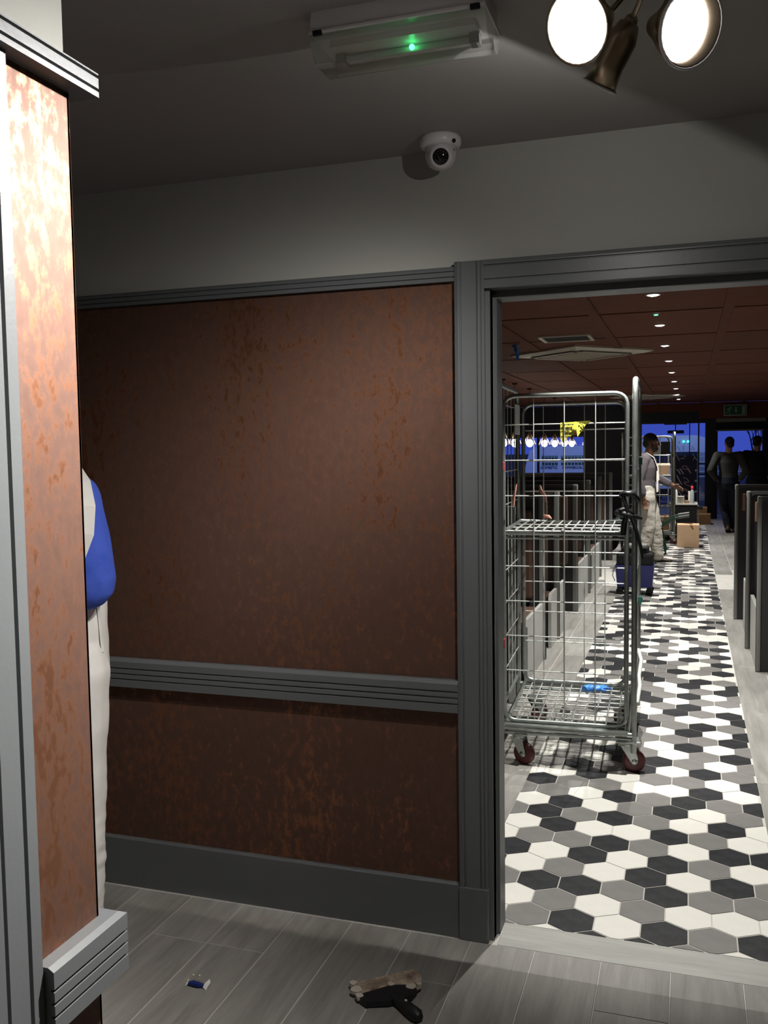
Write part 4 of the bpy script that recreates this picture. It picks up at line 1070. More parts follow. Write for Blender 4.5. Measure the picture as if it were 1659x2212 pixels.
b = MB(); b.tube([(0.3, 0.2, -0.03), (0.3, 0.2, 2.3), (0.0, 0.0, 2.3), (0.0, 0.0, 1.85)], 0.012, 6); b.build('bracket', M_BLACK, o)
# steps and wall outside the door
st = empty('outdoor_steps', (0.95, 22.2, -0.03), 'pale concrete steps rising outside beside the glass door', 'steps')
for k in range(6):
    b = MB(); b.cbox((-0.75, k*0.35, 0.0), (0.75, k*0.35+0.40, 0.86+k*0.11), 0.008); b.build('step', M_CONC, st)
b = MB(); b.cbox((-9, 31.0, -0.03), (12, 31.3, 1.33), 0.02); o = b.build('boundary_wall', M_ASPH); tag(o, 'low dark boundary wall across the street outside', 'wall')
# bare tree
tr = empty('bare_tree', (1.78, 28.0, -0.03), 'leafless dark tree silhouette outside the end door', 'tree')
b = MB(); b.tube([(0, 0, 0), (0.01, 0, 0.7), (-0.01, 0, 1.36)], [0.07, 0.055, 0.045], 8); b.build('trunk', M_BARK, tr)
def branch(p, d, l, r, depth):
    b = MB(); pts = [V(p)]; dd = V(d).normalized()
    for k in range(4):
        dd = (dd + V((random.uniform(-.16, .16), random.uniform(-.1, .1), random.uniform(-0.02, .14)))).normalized(); pts.append(pts[-1]+dd*l/4)
    b.tube(pts, [r, r*0.85, r*0.7, r*0.55, r*0.4], 6)
    b.build('branch', M_BARK, tr)
    if depth:
        for k in (2, 3, 4): branch(pts[k], dd + V((random.uniform(-.6, .6), random.uniform(-.3, .3), 0.2)), l*0.7, r*0.5, depth-1)
for dx in (-0.42, -0.12, 0.2, 0.38): branch((-0.01+dx*0.05, 0, 1.30), (dx, random.uniform(-.1, .1), 1.0), 0.75, 0.03, 2)

# ------------------------------------------------------------------ mop bucket behind the cage
mbk = empty('mop_bucket', (-0.53, 9.93, 0), 'navy blue mop bucket on castors with black wringer behind the near roll cage', 'bucket')
b = MB()
def tub(b, x, y, z0, z1, k):
    vs = [(-x*k, -y*k, z0), (x*k, -y*k, z0), (x*k, y*k, z0), (-x*k, y*k, z0), (-x, -y, z1), (x, -y, z1), (x, y, z1), (-x, y, z1)]
    i = 0.02
    vs += [(-x+i, -y+i, z1), (x-i, -y+i, z1), (x-i, y-i, z1), (-x+i, y-i, z1), (-x*k+i, -y*k+i, z0+0.03), (x*k-i, -y*k+i, z0+0.03), (x*k-i, y*k-i, z0+0.03), (-x*k+i, y*k-i, z0+0.03)]
    b.add(vs, [(0,1,2,3),(0,1,5,4),(1,2,6,5),(2,3,7,6),(3,0,4,7),(4,5,9,8),(5,6,10,9),(6,7,11,10),(7,4,8,11),(8,9,13,12),(9,10,14,13),(10,11,15,14),(11,8,12,15),(12,13,14,15)])
tub(b, 0.195, 0.15, 0.085, 0.315, 0.9); b.build('tub', M_NAVYTUB, mbk)
b = MB(); b.cbox((-0.185, -0.135, 0.30), (0.19, 0.13, 0.44), 0.03); b.cbox((-0.14, -0.10, 0.43), (0.14, 0.10, 0.50), 0.02); b.build('wringer', M_BLACK, mbk)
b = MB(); b.tube([(-0.10, -0.105, 0.515), (0.12, -0.105, 0.515)], 0.028, 12); b.build('roller', mat('grey_roller', (0.16, 0.16, 0.15), 0.6), mbk)
b = MB(); b.tube(fillet([(-0.135, 0.0, 0.48), (-0.14, 0.0, 0.75), (-0.135, 0.0, 0.80)], 0.02, 3), 0.014, 8); b.ball((-0.135, 0, 0.80), 0.022, 10); b.build('lever', M_BLACK, mbk)
b = MB(); b.tube([(-0.20, -0.1, 0.30), (-0.225, -0.1, 0.20), (-0.20, -0.1, 0.14)], 0.005, 6); b.build('bail_wire', M_STEEL, mbk)
for x in (-0.15, 0.15):
    for y in (-0.11, 0.11):
        b = MB(); b.lathe([(0.0, -0.014), (0.034, -0.014), (0.038, 0.0), (0.034, 0.014), (0.0, 0.014)], 18, Matrix.Translation((x, y, 0.038)) @ Matrix.Rotation(PI/2, 4, 'X')); b.cbox((x-0.025, y-0.02, 0.045), (x+0.025, y+0.02, 0.09), 0.005); b.build('caster', M_BLACK, mbk)

# ------------------------------------------------------------------ second roll cage, wheelbarrow, table, boxes
c2 = copy_tree(cage); c2.location = (-0.63, 15.5, 0); c2.rotation_euler = (0, 0, 0.0); c2.scale = (1.22, 0.9, 0.945)
c2['label'] = 'second roll cage with cardboard and papers, standing behind the worker in overalls'
for ch in children_of(c2):
    if ch.name.startswith('torn_label'):
        for g_ in children_of(ch): bpy.data.objects.remove(g_)
        bpy.data.objects.remove(ch)
def carton(name, lo, hi, label, m, flap=True, tape=True, group=None, rz=0.0):
    c = V(((lo[0]+hi[0])/2, (lo[1]+hi[1])/2, lo[2])); o = empty(name, c, label, 'box', group, rz)
    x, y, h = (hi[0]-lo[0])/2, (hi[1]-lo[1])/2, hi[2]-lo[2]
    b = MB(); b.cbox((-x, -y, 0), (x, y, h-0.004), 0.003); b.build('carton_body', m, o)
    if flap:
        for s in (-1, 1):
            b = MB(); vs = [(-x, s*y, h-0.003), (x, s*y, h-0.003), (x, s*0.006, h+0.012), (-x, s*0.006, h+0.012), (-x, s*y, h-0.007), (x, s*y, h-0.007), (x, s*0.006, h+0.007), (-x, s*0.006, h+0.007)]
            b.add(vs, [(0,1,2,3),(4,5,6,7),(0,1,5,4),(1,2,6,5),(2,3,7,6),(3,0,4,7)]); b.build('flap', m, o)
    if tape:
        b = MB()
        for pts in ([(-0.08, -0.02), (0.0, -0.01), (0.07, 0.03), (0.08, 0.0), (0.0, -0.06), (-0.03, -0.05)], ):
            b.prism([(p[0]+0.02, p[1]) for p in pts], 'z', h+0.010, h+0.016)
        b.add([(0.02, -y-0.002, h-0.005), (0.06, -y-0.002, h-0.005), (0.085, -y-0.004, h-0.075), (0.06, -y-0.004, h-0.06), (0.02, -0.02, h+0.014), (0.06, -0.02, h+0.014)], [(0, 1, 2, 3), (4, 5, 1, 0)])
        b.build('torn_tape', M_TAPE, o, label='torn brown parcel tape')
    return o
carton('cardboard_box', (-0.165, 14.62, 0.0), (0.155, 14.98, 0.345), 'pale cardboard box with torn tape on the tiled aisle in front of the dark table', M_CARD)
carton('cardboard_box', (0.15, 18.95, 0.0), (0.41, 19.25, 0.20), 'lower brown cardboard box by the glass door, nearer of the two there', M_CARD2, tape=False, group='boxes by the end door')
carton('cardboard_box', (0.14, 19.28, 0.0), (0.35, 19.6, 0.31), 'taller brown cardboard box by the glass door, behind the lower one', M_CARD2, tape=False, group='boxes by the end door')
zs2 = 1.137*0.945+0.012
carton('cardboard_box', (-0.57, 15.35, zs2), (-0.29, 15.65, zs2+0.17), 'small tan cardboard box on the shelf of the second roll cage', M_CARD, tape=False)
# papers fixed to the front gate of the second cage (in the cage's own, scaled, space)
b = MB(); b.box((0.03, -0.40, 1.50), (0.165, -0.396, 1.71)); b.build('paper_sheet', M_PAPER, c2, label='white paper sheet')
b = MB(); b.box((0.168, -0.40, 1.50), (0.285, -0.396, 1.71)); b.build('dark_sheet', mat('dark_sheet', (0.03, 0.035, 0.03), 0.6), c2, label='dark grey sheet')
carton('cardboard_box', (-0.94, 15.25, 0.197), (-0.60, 15.7, 0.50), 'brown cardboard box on the floor of the second roll cage, left', M_CARD2, tape=False)
carton('cardboard_box', (-0.56, 15.25, 0.197), (-0.30, 15.7, 0.42), 'brown cardboard box on the floor of the second roll cage, right', M_CARD2, tape=False)

tb = empty('work_table', (-0.075, 16.35, 0), 'low black draped work table covered with bottles and tubs in the aisle', 'table')
b = MB(); b.cbox((-0.23, -0.25, 0.555), (0.22, 0.25, 0.58), 0.004); b.build('table_top', mat('pale_table_top', (0.5, 0.48, 0.43), 0.5), tb)
b = MB(); b.box((-0.215, -0.235, 0.04), (0.205, 0.235, 0.555)); b.build('black_drape', M_BLACK, tb)
for x in (-0.19, 0.18):
    for y in (-0.21, 0.21):
        b = MB(); b.cbox((x-0.02, y-0.02, 0.0), (x+0.02, y+0.02, 0.05), 0.003); b.build('leg', M_FRAME, tb)
b = MB(); b.cbox((0.20, -0.24, 0.48), (0.30, -0.18, 0.535), 0.01); b.build('side_bracket', M_BLACK, tb)
def bottle(x, y, z, h, r, body, cap, label):
    o = empty('bottle', (x, y, z), label, 'bottle', 'bottles on the work table')
    b = MB(); b.lathe([(0.0, 0.0), (r*0.95, 0.0), (r, 0.01), (r, h*0.62), (r*0.75, h*0.72), (r*0.4, h*0.80), (r*0.38, h*0.86), (0.0, h*0.86)], 16); b.build('body', body, o)
    b = MB(); b.lathe([(r*0.62, h*0.82), (r*0.65, h*0.84), (r*0.62, h), (0.0, h)], 14); b.build('cap', cap, o)
bottle(0.055, 16.23, 0.58, 0.29, 0.034, mat('clear_plastic_bottle', (0.35, 0.38, 0.42), 0.15), M_REDCAP, 'clear bottle with bright red cap at the right end of the work table')
bottle(-0.265+0.06, 16.19, 0.58, 0.30, 0.03, M_WHITEP, M_REDCAP, 'white bottle with red orange cap at the left end of the work table')
def tubx(x, y, z, r, h, m, label):
    b = MB(); b.lathe([(0.0, 0.0), (r*0.88, 0.0), (r, h), (r*1.03, h), (r*1.03, h+0.012), (0.0, h+0.014)], 20, Matrix.Translation((x, y, z))); o = b.build('tub', m); tag(o, label, 'tub')
tubx(-0.125, 16.17, 0.58, 0.058, 0.11, M_PAPER, 'cream lidded tub on the work table right of the white bottle')
tubx(-0.03, 16.21, 0.58, 0.042, 0.035, M_CARD, 'flat tan tub on the work table in front of the bottles')
b = MB(); b.cbox((-0.008, 16.25, 0.58), (0.022, 16.35, 0.78), 0.004); o = b.build('carton', M_PAPER); tag(o, 'narrow cream carton on the work table left of the clear bottle', 'carton')
# floor leaning pole: white skirting/tube seen right of the table
b = MB(); b.tube([(0.16, 16.75, 0.012), (0.155, 16.6, 0.52)], 0.012, 8); o = b.build('white_pole', M_WHITEP); tag(o, 'short white pole leaning beside the right end of the work table', 'pole')

wbx = empty('wheelbarrow', (-0.62, 13.75, 0), 'dark green wheelbarrow with raised handles behind the worker in overalls', 'wheelbarrow')
b = MB()
vs = [(-0.28, -0.16, 0.28), (0.16, -0.20, 0.28), (0.16, 0.20, 0.28), (-0.28, 0.16, 0.28), (-0.40, -0.27, 0.50), (0.28, -0.28, 0.50), (0.28, 0.28, 0.50), (-0.40, 0.27, 0.50)]
b.add(vs, [(0,1,2,3),(0,1,5,4),(1,2,6,5),(2,3,7,6),(3,0,4,7)]); pan = b.build('pan', M_GALVBODY, wbx); sol = pan.modifiers.new('t', 'SOLIDIFY'); sol.thickness = 0.006
for s in (-1, 1):
    b = MB(); b.tube(fillet([(-0.50, s*0.06, 0.19), (-0.1, s*0.22, 0.24), (0.20, s*0.26, 0.36), (0.42, s*0.28, 0.53), (0.62, s*0.28, 0.565)], 0.08, 4), 0.014, 8); h_ = b.build('handle', M_GREENPAINT, wbx)
    b = MB(); b.tube([(0.48, s*0.28, 0.542), (0.63, s*0.28, 0.567)], 0.019, 8); b.build('grip', mat('worn_grip', (0.10, 0.11, 0.10), 0.5), h_)
    b = MB(); b.tube(fillet([(0.10, s*0.24, 0.29), (0.20, s*0.25, 0.014), (0.32, s*0.25, 0.014), (0.24, s*0.265, 0.385)], 0.03, 3), 0.012, 8); b.build('leg', M_GREENPAINT, wbx)
b = MB(); b.lathe([(0.0, -0.03), (0.12, -0.03), (0.165, -0.035), (0.18, 0.0), (0.165, 0.035), (0.12, 0.03), (0.0, 0.03)], 24, Matrix.Translation((-0.52, 0, 0.18)) @ Matrix.Rotation(PI/2, 4, 'X')); b.build('wheel', M_BLACK, wbx)

# ------------------------------------------------------------------ people
def remesh(mb_, voxel, smooth_it=2):
    me = bpy.data.meshes.new('tmp'); me.from_pydata([tuple(p) for p in mb_.v], [], mb_.f); me.update()
    bm = bmesh.new(); bm.from_mesh(me); bmesh.ops.recalc_face_normals(bm, faces=bm.faces[:]); bm.to_mesh(me); bm.free()
    o = bpy.data.objects.new('tmp', me); COL.objects.link(o)
    m = o.modifiers.new('r', 'REMESH'); m.mode = 'VOXEL'; m.voxel_size = voxel; m.use_smooth_shade = True
    if smooth_it:
        s = o.modifiers.new('s', 'SMOOTH'); s.factor = 0.5; s.iterations = smooth_it
    dg = bpy.context.evaluated_depsgraph_get(); out = bpy.data.meshes.new_from_object(o.evaluated_get(dg))
    bpy.data.objects.remove(o); bpy.data.meshes.remove(me)
    return out
def fold(me, amp, freq, zsq=2.0, seed=0.0, zlim=None):
    amp *= 0.4
    """press cloth wrinkles into a mesh along its normals"""
    co = [(v.co.copy(), v.normal.copy()) for v in me.vertices]
    for v, (c, n) in zip(me.vertices, co):
        a = amp
        if zlim: a = amp*zlim(c.z)
        v.co = c + n*a*noise.noise(V((c.x*freq, c.y*freq, c.z*freq*zsq+seed)))
    me.update()
def limb(b, pts, rad, n=14):
    pts = [V(p) for p in pts]
    # refine so that tapers stay smooth
    P, Rr = [], []
    for i in range(len(pts)-1):
        for k in range(4):
            t_ = k/4; P.append(pts[i].lerp(pts[i+1], t_)); Rr.append(rad[i]*(1-t_)+rad[i+1]*t_)
    P.append(pts[-1]); Rr.append(rad[-1])
    b.tube(P, Rr, n)
    for p, r in zip(pts, rad): b.ball(p, r*0.995, 12)
def torso(b, secs, n=20):
    """secs = [(centre, rx, ry, yaw)]"""
    vs = []
    for c, rx, ry, a in secs:
        for k in range(n):
            t_ = 2*PI*k/n; x, y = rx*math.cos(t_), ry*math.sin(t_)
            vs.append(V(c)+V((x*math.cos(a)-y*math.sin(a), x*math.sin(a)+y*math.cos(a), 0)))
    fs = []
    for i in range(len(secs)-1):
        for k in range(n): fs.append((i*n+k, i*n+(k+1) % n, (i+1)*n+(k+1) % n, (i+1)*n+k))
    fs += [tuple(range(n-1, -1, -1)), tuple(range((len(secs)-1)*n, len(secs)*n))]
    b.add(vs, fs)
def hand(b, w, d, side, curl=0.5, s=1.0):
    """palm and five unequal fingers from wrist w along d; side = direction of the thumb"""
    d = V(d).normalized(); t_ = V(side).normalized(); t_ = (t_-d*t_.dot(d)).normalized(); nrm = d.cross(t_)
    R = Matrix((t_, d, nrm)).transposed()
    b.ball(V(w)+d*0.052*s, (0.040*s, 0.052*s, 0.015*s), 14, 0, R)
    for k, (o_, l) in enumerate(((0.028, 0.070), (0.010, 0.078), (-0.009, 0.072), (-0.027, 0.056))):
        p = V(w)+d*0.092*s+t_*o_*s
        q = p+(d*math.cos(curl*0.6)+nrm*math.sin(curl*0.6))*l*0.5*s; r_ = q+(d*math.cos(curl*1.6)+nrm*math.sin(curl*1.6))*l*0.5*s
        b.tube([p-d*0.02, p, q, r_], [0.0095*s, 0.009*s, 0.0085*s, 0.0065*s], 8); b.ball(r_, 0.0065*s, 8)
    p = V(w)+d*0.028*s+t_*0.026*s; q = p+(d*0.6+t_*0.75).normalized()*0.036*s; r_ = q+(d*0.9+t_*0.25+nrm*0.3).normalized()*0.030*s
    b.tube([V(w)+d*0.02*s, p, q, r_], [0.013*s, 0.0125*s, 0.010*s, 0.007*s], 8); b.ball(r_, 0.007*s, 8)
def head_bits(b, c, f, up_=V((0, 0, 1)), s=1.0):
    """cranium, jaw, nose, brow, ears round centre c facing f"""
    f = V(f).normalized(); x = f.cross(up_).normalized(); u = x.cross(f)
    R = Matrix((x, f, u)).transposed()
    def L(a, b_, c_): return V(c)+x*a*s+f*b_*s+u*c_*s
    b.ball(L(0, -0.008, 0.025), (0.075*s, 0.094*s, 0.088*s), 20, 0, R)
    b.ball(L(0, 0.022, -0.050), (0.056*s, 0.062*s, 0.062*s), 16, 0, R)
    b.ball(L(0, 0.055, -0.088), (0.026*s, 0.024*s, 0.022*s), 12, 0, R)
    b.tube([L(0, 0.084, 0.022), L(0, 0.098, -0.004), L(0, 0.108, -0.022)], [0.009*s, 0.011*s, 0.014*s], 8); b.ball(L(0, 0.100, -0.026), (0.018*s, 0.012*s, 0.010*s), 10, 0, R)
    b.tube([L(-0.022, 0.080, -0.056), L(0, 0.088, -0.055), L(0.022, 0.080, -0.056)], 0.007*s, 8)
    b.tube([L(-0.050, 0.068, 0.034), L(0, 0.084, 0.036), L(0.050, 0.068, 0.034)], 0.010*s, 8)
    for q in (-1, 1): b.ball(L(q*0.076, -0.005, -0.010), (0.010*s, 0.020*s, 0.032*s), 12, 0, R)
    return L, R
def eyes(root, L, R, s=1.0):
    for q in (-1, 1):
        b = MB(); b.ball(L(q*0.030, 0.076, 0.010), 0.0115*s, 12); e = b.build('eye', mat('eye_white', (0.6, 0.58, 0.55), 0.3), root)
        b = MB(); b.ball(L(q*0.030, 0.0835, 0.010), 0.006*s, 10); b.build('iris', M_BLACK, e)
def hair_cap(root, L, R, s=1.0, beard=False, m=M_HAIR, low=-0.04):
    b = MB(); b.ball(L(0, -0.016, 0.038), (0.081*s, 0.094*s, 0.086*s), 20, 0, R); b.ball(L(0, -0.055, -0.02), (0.068*s, 0.055*s, 0.062*s), 16, 0, R)
    me = remesh(b, 0.008, 2); me.materials.append(m); link('hair', me, root)
    if beard:
        b = MB(); b.ball(L(0, 0.050, -0.092), (0.046*s, 0.046*s, 0.036*s), 14, 0, R); b.ball(L(0, 0.075, -0.075), (0.034*s, 0.028*s, 0.022*s), 14, 0, R)
        for q in (-1, 1): b.tube([L(q*0.066, 0.012, 0.0), L(q*0.062, 0.022, -0.05), L(q*0.045, 0.040, -0.085)], [0.010*s, 0.016*s, 0.022*s], 8)
        me = remesh(b, 0.008, 2); me.materials.append(m); link('beard', me, root)
def shoe(root, ank, d, m, s=1.0, name='shoe', pitch_=0.0):
    d = V((d[0], d[1], 0)).normalized(); x = d.cross(V((0, 0, 1)))
    b = MB()
    def L(a, c_, h): 
        q = V((0, c_, h)); q = Matrix.Rotation(pitch_, 3, 'X') @ q
        return V(ank)+x*a*s+d*q.y*s+V((0, 0, q.z*s))
    secs = [(-0.075, 0.030, 0.055), (-0.05, 0.038, 0.07), (0.0, 0.041, 0.085), (0.06, 0.043, 0.055), (0.12, 0.047, 0.043), (0.165, 0.040, 0.033), (0.19, 0.022, 0.025)]
    n = 14; vs = []; h0 = -0.075
    for c_, w_, hh in secs:
        for k in range(n):
            t_ = 2*PI*k/n; vs.append(L(w_*math.cos(t_), c_, h0+hh*0.5+hh*0.5*math.sin(t_)*(1.0)))
    fs = []
    for i in range(len(secs)-1):
        for k in range(n): fs.append((i*n+k, i*n+(k+1) % n, (i+1)*n+(k+1) % n, (i+1)*n+k))
    fs += [tuple(range(n)), tuple(range((len(secs)-1)*n, len(secs)*n))]
    b.add(vs, fs, 0, True); b.tube([L(0, -0.02, -0.03), L(0, -0.022, 0.03)], [0.040*s, 0.038*s], 12)
    sh = b.build(name, m, root)
    b = MB(); vs2 = [L(w_*1.04*sg, c_, h0+z_) for c_, w_, hh in secs for sg in (-1, 1) for z_ in (0.0, 0.014)]
    fs = []
    for i in range(len(secs)-1):
        a = i*4
        fs += [(a, a+4, a+6, a+2), (a+1, a+3, a+7, a+5), (a, a+1, a+5, a+4), (a+2, a+6, a+7, a+3)]
    b.add(vs2, fs + [(0, 2, 3, 1), (24, 25, 27, 26)]); b.build('sole', M_BLACK, sh)
def figure(name, loc, rz, label, J, skin, shirt, trous, sleeve, shoe_m, hair=M_HAIR, beard=False, waist=0.95, k=1.0, hand_l=((0, 0, -1), (0, 1, 0)), hand_r=((0, 0, -1), (0, 1, 0)), curl=0.5, shoe_pitch=(0, 0), toes=((0, 1), (0, 1)), tfold=(0.012, 9), sfold=(0.008, 10), leg_r=(0.098, 0.075, 0.062)):
    root = empty(name, loc, label, 'person', rz=rz)
    J = {q: V(p) for q, p in J.items()}
    ya = J['yaw'].x if 'yaw' in J else 0.0
    pel, che, nek, hd = J['pelvis'], J['chest'], J['neck'], J['head']
    mid = (pel+che)/2
    # body
    b = MB()
    torso(b, [(pel-V((0, 0, .10)), .10, .09, ya), (pel, .155, .11, ya), (mid, .13, .095, ya), (che, .16, .115, ya), (che+(nek-che)*0.6, .14, .09, ya), (nek-V((0, 0, .03)), .07, .06, ya)])
    limb(b, [nek-V((0, 0, .05)), nek+(hd-nek)*0.75], [.060, .056])
    L, R = head_bits(b, hd, J['face'], s=k)
    for s in 'LR':
        limb(b, [J['sh'+s], J['el'+s], J['wr'+s]], [.058, .043, .029])
        limb(b, [J['hip'+s], J['kn'+s], J['an'+s]], [.088, .060, .042])
    hand(b, J['wrL'], *hand_l, curl); hand(b, J['wrR'], *hand_r, curl)
    me = remesh(b, 0.0085, 2); me.materials.append(skin); link('body', me, root)
    eyes(root, L, R, k); hair_cap(root, L, R, k, beard, hair)
    # shirt
    b = MB()
    torso(b, [(pel+V((0, 0, .0)), .172, .128, ya), (mid, .158, .118, ya), (che, .182, .136, ya), (che+(nek-che)*0.55, .168, .112, ya), (nek-V((0, 0, .045)), .095, .080, ya)])
    for s in 'LR':
        sh, el, wr = J['sh'+s], J['el'+s], J['wr'+s]
        if sleeve[0] <= 1: limb(b, [sh, sh+(el-sh)*sleeve[0]], [.078, sleeve[1]])
        else: limb(b, [sh, el, el+(wr-el)*(sleeve[0]-1)], [.078, sleeve[1], sleeve[2]])
        limb(b, [che+(nek-che)*0.45, sh], [.088, .076])
    me = remesh(b, 0.010, 3); fold(me, sfold[0], sfold[1], 1.6); me.materials.append(shirt); link('shirt', me, root)
    # trousers
    b = MB()
    torso(b, [(pel-V((0, 0, .13)), .15, .12, ya), (pel-V((0, 0, .03)), .178, .138, ya), (pel+V((0, 0, waist-pel.z+.06)), .168, .128, ya)])
    for s in 'LR':
        h_, kn, an = J['hip'+s], J['kn'+s], J['an'+s]
        limb(b, [h_, kn, an-(an-kn)*0.02+V((0, 0, -0.01))], list(leg_r))
    me = remesh(b, 0.010, 3); fold(me, tfold[0], tfold[1], 1.1, 3.1); fold(me, tfold[0]*0.7, tfold[1]*1.5, 2.6, 9.0, lambda z: max(0.15, min(1.0, (0.75-z)/0.4))); me.materials.append(trous); tr_ = link('trousers', me, root)
    for i, s in enumerate('LR'): shoe(root, J['an'+s], toes[i], shoe_m, 1.0, 'shoe', shoe_pitch[i])
    return root, tr_, J
def strap(root, pts, w, th, m, name='strap'):
    """flat band along pts; pts = [(point, outward normal)]"""
    P_ = [V(p) for p, n in pts]; vs = []; fs = []
    for i, (p, n) in enumerate(pts):
        t_ = (P_[min(i+1, len(P_)-1)]-P_[max(i-1, 0)]).normalized(); n = V(n).normalized(); s = t_.cross(n).normalized()
        p = V(p); vs += [p-s*w, p+s*w, p+s*w+n*th, p-s*w+n*th]
    for i in range(len(pts)-1):
        for j in range(4): fs.append((4*i+j, 4*i+(j+1) % 4, 4*i+4+(j+1) % 4, 4*i+4+j))
    fs += [(0, 1, 2, 3), (4*len(pts)-4, 4*len(pts)-3, 4*len(pts)-2, 4*len(pts)-1)]
    b = MB(); b.add(vs, fs); return b.build(name, m, root)

# worker behind the pier at the left, side on, facing left along the dividing wall
J = dict(pelvis=(0.03, 0, .95), chest=(0.0, 0, 1.28), neck=(-0.04, 0, 1.46), head=(-.145, 0.0, 1.60), face=(-1, 0.1, -0.25), yaw=(PI/2, 0, 0),
         shL=(.078, -.165, 1.425), elL=(.112, -.175, 1.20), wrL=(-.08, -.16, 1.10), shR=(-.04, .17, 1.37), elR=(-.03, .20, 1.13), wrR=(-.15, .14, 1.05),
         hipL=(.040, -.085, .93), knL=(.050, -.095, .50), anL=(.045, -.095, .09), hipR=(.03, .085, .93), knR=(.0, .095, .50), anR=(-.03, .095, .09))
p0, t0, J0 = figure('person', (-1.782, 2.22, 0), math.radians(36), 'person in blue top and white overalls standing half hidden behind the papered pier', J, M_SKIN_L, M_BLUETEE, M_OVERALL, (1.10, .080, .078), M_SHOEW,
                    hand_l=((-0.9, 0.3, 0.1), (0, 0, 1)), hand_r=((-0.9, 0.0, 0.2), (0, 0, 1)), leg_r=(.125, .088, .074), tfold=(0.016, 10), sfold=(0.010, 8), waist=1.12, toes=((-1, 0.1), (-1, 0)))
for s_ in (-1, 1):
    strap(p0, [((0.14, s_*.085, .98), (1, 0, 0)), ((0.132, s_*.08, 1.16), (1, s_*.1, 0)), ((0.122, s_*.08, 1.32), (.9, s_*.4, .1)), ((.085, s_*.13, 1.435), (.5, s_*.5, .6)), ((.03, s_*.13, 1.480), (0, s_*.3, 1)), ((-.04, s_*.11, 1.465), (-.4, 0, .9)), ((-.11, s_*.10, 1.36), (-1, 0, .3)), ((-.138, s_*.09, 1.20), (-1, 0, 0))], .028, .008, M_OVERALL, 'overall_strap')
strap(p0, [((.070, -.262, 1.27), (.1, -1, 0)), ((.098, -.262, 1.34), (.2, -1, .1)), ((.104, -.250, 1.41), (.2, -1, .2)), ((.094, -.222, 1.47), (.1, -.8, .7)), ((.070, -.17, 1.515), (0, -.3, 1)), ((.0, -.09, 1.490), (0, 0, 1))], .034, .006, M_OVERALL, 'overall_strap')
b = MB(); b.prism([(-0.15, .96), (0.15, .96), (.11, 1.22), (-.11, 1.22)], 'x', -.150, -.134); b.build('overall_bib', M_OVERALL, p0)

# worker in white overalls in the aisle, facing right
J = dict(pelvis=(0, -0.02, .93), chest=(0, 0.00, 1.27), neck=(0, 0.02, 1.45), head=(0, 0.055, 1.60), face=(0.0, 1, -0.12),
         shL=(-.175, -.01, 1.39), elL=(-.20, .10, 1.14), wrL=(-.19, .33, 1.02), shR=(.175, -.03, 1.39), elR=(.215, -.09, 1.11), wrR=(.20, -.03, .87),
         hipL=(-.09, 0, .88), knL=(-.10, .10, .50), anL=(-.11, .14, .08), hipR=(.09, 0, .88), knR=(.10, .03, .48), anR=(.11, -.06, .08))
p1, t1, J1 = figure('person', (-0.53, 12.62, 0), -PI/2, 'bearded person in white overalls over a grey mauve jumper standing sideways in the aisle', J, M_SKIN_D, M_MAUVE, M_DIRTY, (1.75, .062, .050), M_BROWNSHOE, beard=True,
                    hand_l=((0.1, 0.9, -0.35), (0.7, 0, 0.7)), hand_r=((0, 0.25, -1), (0, 1, 0)), leg_r=(.118, .092, .080), tfold=(0.026, 11), waist=.97)
for s in (-1, 1):
    strap(p1, [((s*.10, -.12, 1.00), (0, -1, 0)), ((s*.10, -.135, 1.20), (0, -1, .05)), ((s*.115, -.10, 1.38), (0, -.8, .6)), ((s*.115, .0, 1.462), (0, 0, 1)), ((s*.11, .09, 1.40), (0, .8, .6)), ((s*.09, .142, 1.26), (0, 1, .1)), ((s*.085, .150, 1.10), (0, 1, 0))], .024, .007, M_OVERALL, 'overall_strap')
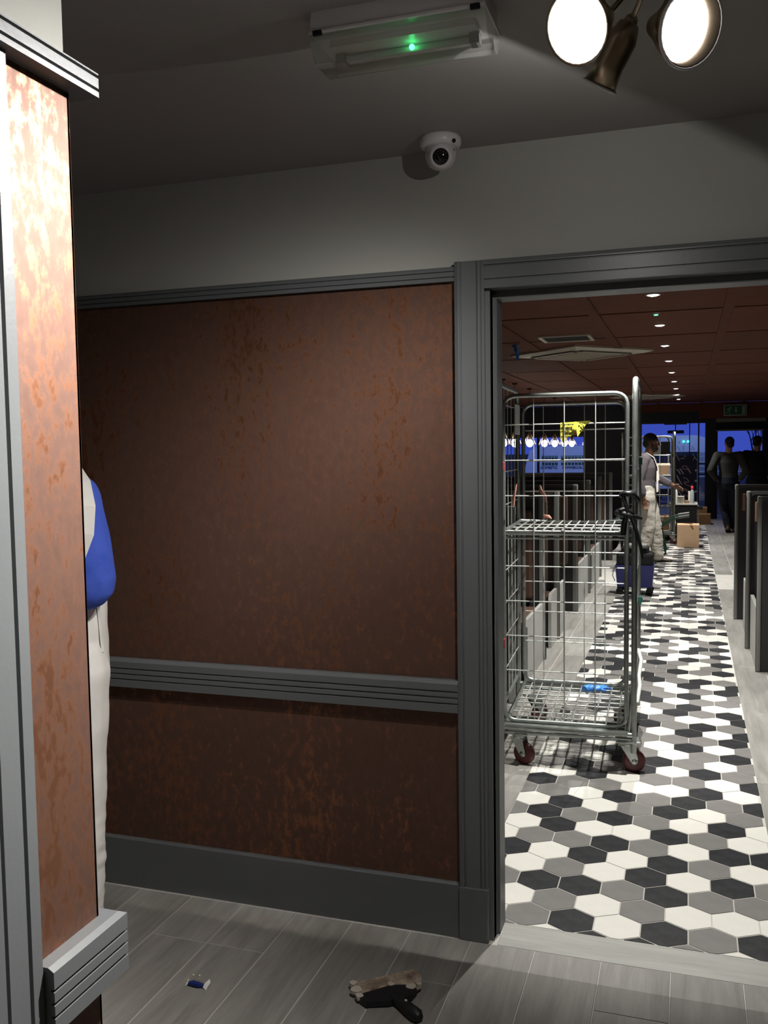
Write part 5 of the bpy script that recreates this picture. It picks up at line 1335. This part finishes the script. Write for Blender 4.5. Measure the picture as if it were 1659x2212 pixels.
b = MB(); b.prism([(-.16, .95), (.16, .95), (.11, 1.22), (-.11, 1.22)], 'y', .128, .150); b.build('overall_bib', M_DIRTY, p1)

# man from behind, hands on hips
J = dict(pelvis=(0, 0, .90), chest=(0, 0.01, 1.24), neck=(0, 0.03, 1.43), head=(0.01, 0.055, 1.575), face=(-0.35, 1, -0.05),
         shL=(-.185, 0, 1.365), elL=(-.30, -.10, 1.10), wrL=(-.185, -.05, .93), shR=(.185, 0, 1.365), elR=(.30, -.10, 1.11), wrR=(.185, -.05, .94),
         hipL=(-.09, 0, .86), knL=(-.07, .06, .48), anL=(.0, -.06, .10), hipR=(.09, 0, .86), knR=(.10, .02, .47), anR=(.11, .02, .08))
p2, t2, J2 = figure('person', (0.665, 17.32, 0), 0.0, 'person in charcoal jumper and dark jeans seen from behind with hands on hips', J, M_SKIN_L, M_GREYSW, M_JEANS, (1.85, .066, .052), M_TANBOOT,
                    hand_l=((0.75, 0.5, -0.3), (0, 0.3, 1)), hand_r=((-0.75, 0.5, -0.3), (0, 0.3, 1)), leg_r=(.108, .080, .062), shoe_pitch=(-0.25, 0), toes=((0.2, 1), (0.15, 1)), waist=.93)
# man in black T-shirt at the frame edge
J = dict(pelvis=(0, 0, .92), chest=(0, 0.02, 1.26), neck=(0, 0.05, 1.45), head=(0.01, 0.085, 1.59), face=(0.5, 1, -0.15),
         shL=(-.185, 0, 1.38), elL=(-.24, .02, 1.11), wrL=(-.10, .19, 1.02), shR=(.185, 0, 1.38), elR=(.26, -.04, 1.13), wrR=(.22, .12, .95),
         hipL=(-.09, 0, .88), knL=(-.10, .03, .48), anL=(-.11, 0, .08), hipR=(.09, 0, .88), knR=(.10, .03, .48), anR=(.11, 0, .08))
p3, t3, J3 = figure('person', (1.17, 17.9, 0), 0.0, 'person in black short sleeved top at the right beside the one in charcoal', J, M_SKIN_L, M_BLACKTEE, M_JEANS, (0.75, .070, .05), M_BROWNSHOE,
                    hand_l=((0.6, 0.7, 0.0), (0, 0, 1)), hand_r=((-0.3, 0.6, -0.5), (0, 0.5, 1)), leg_r=(.108, .080, .062))
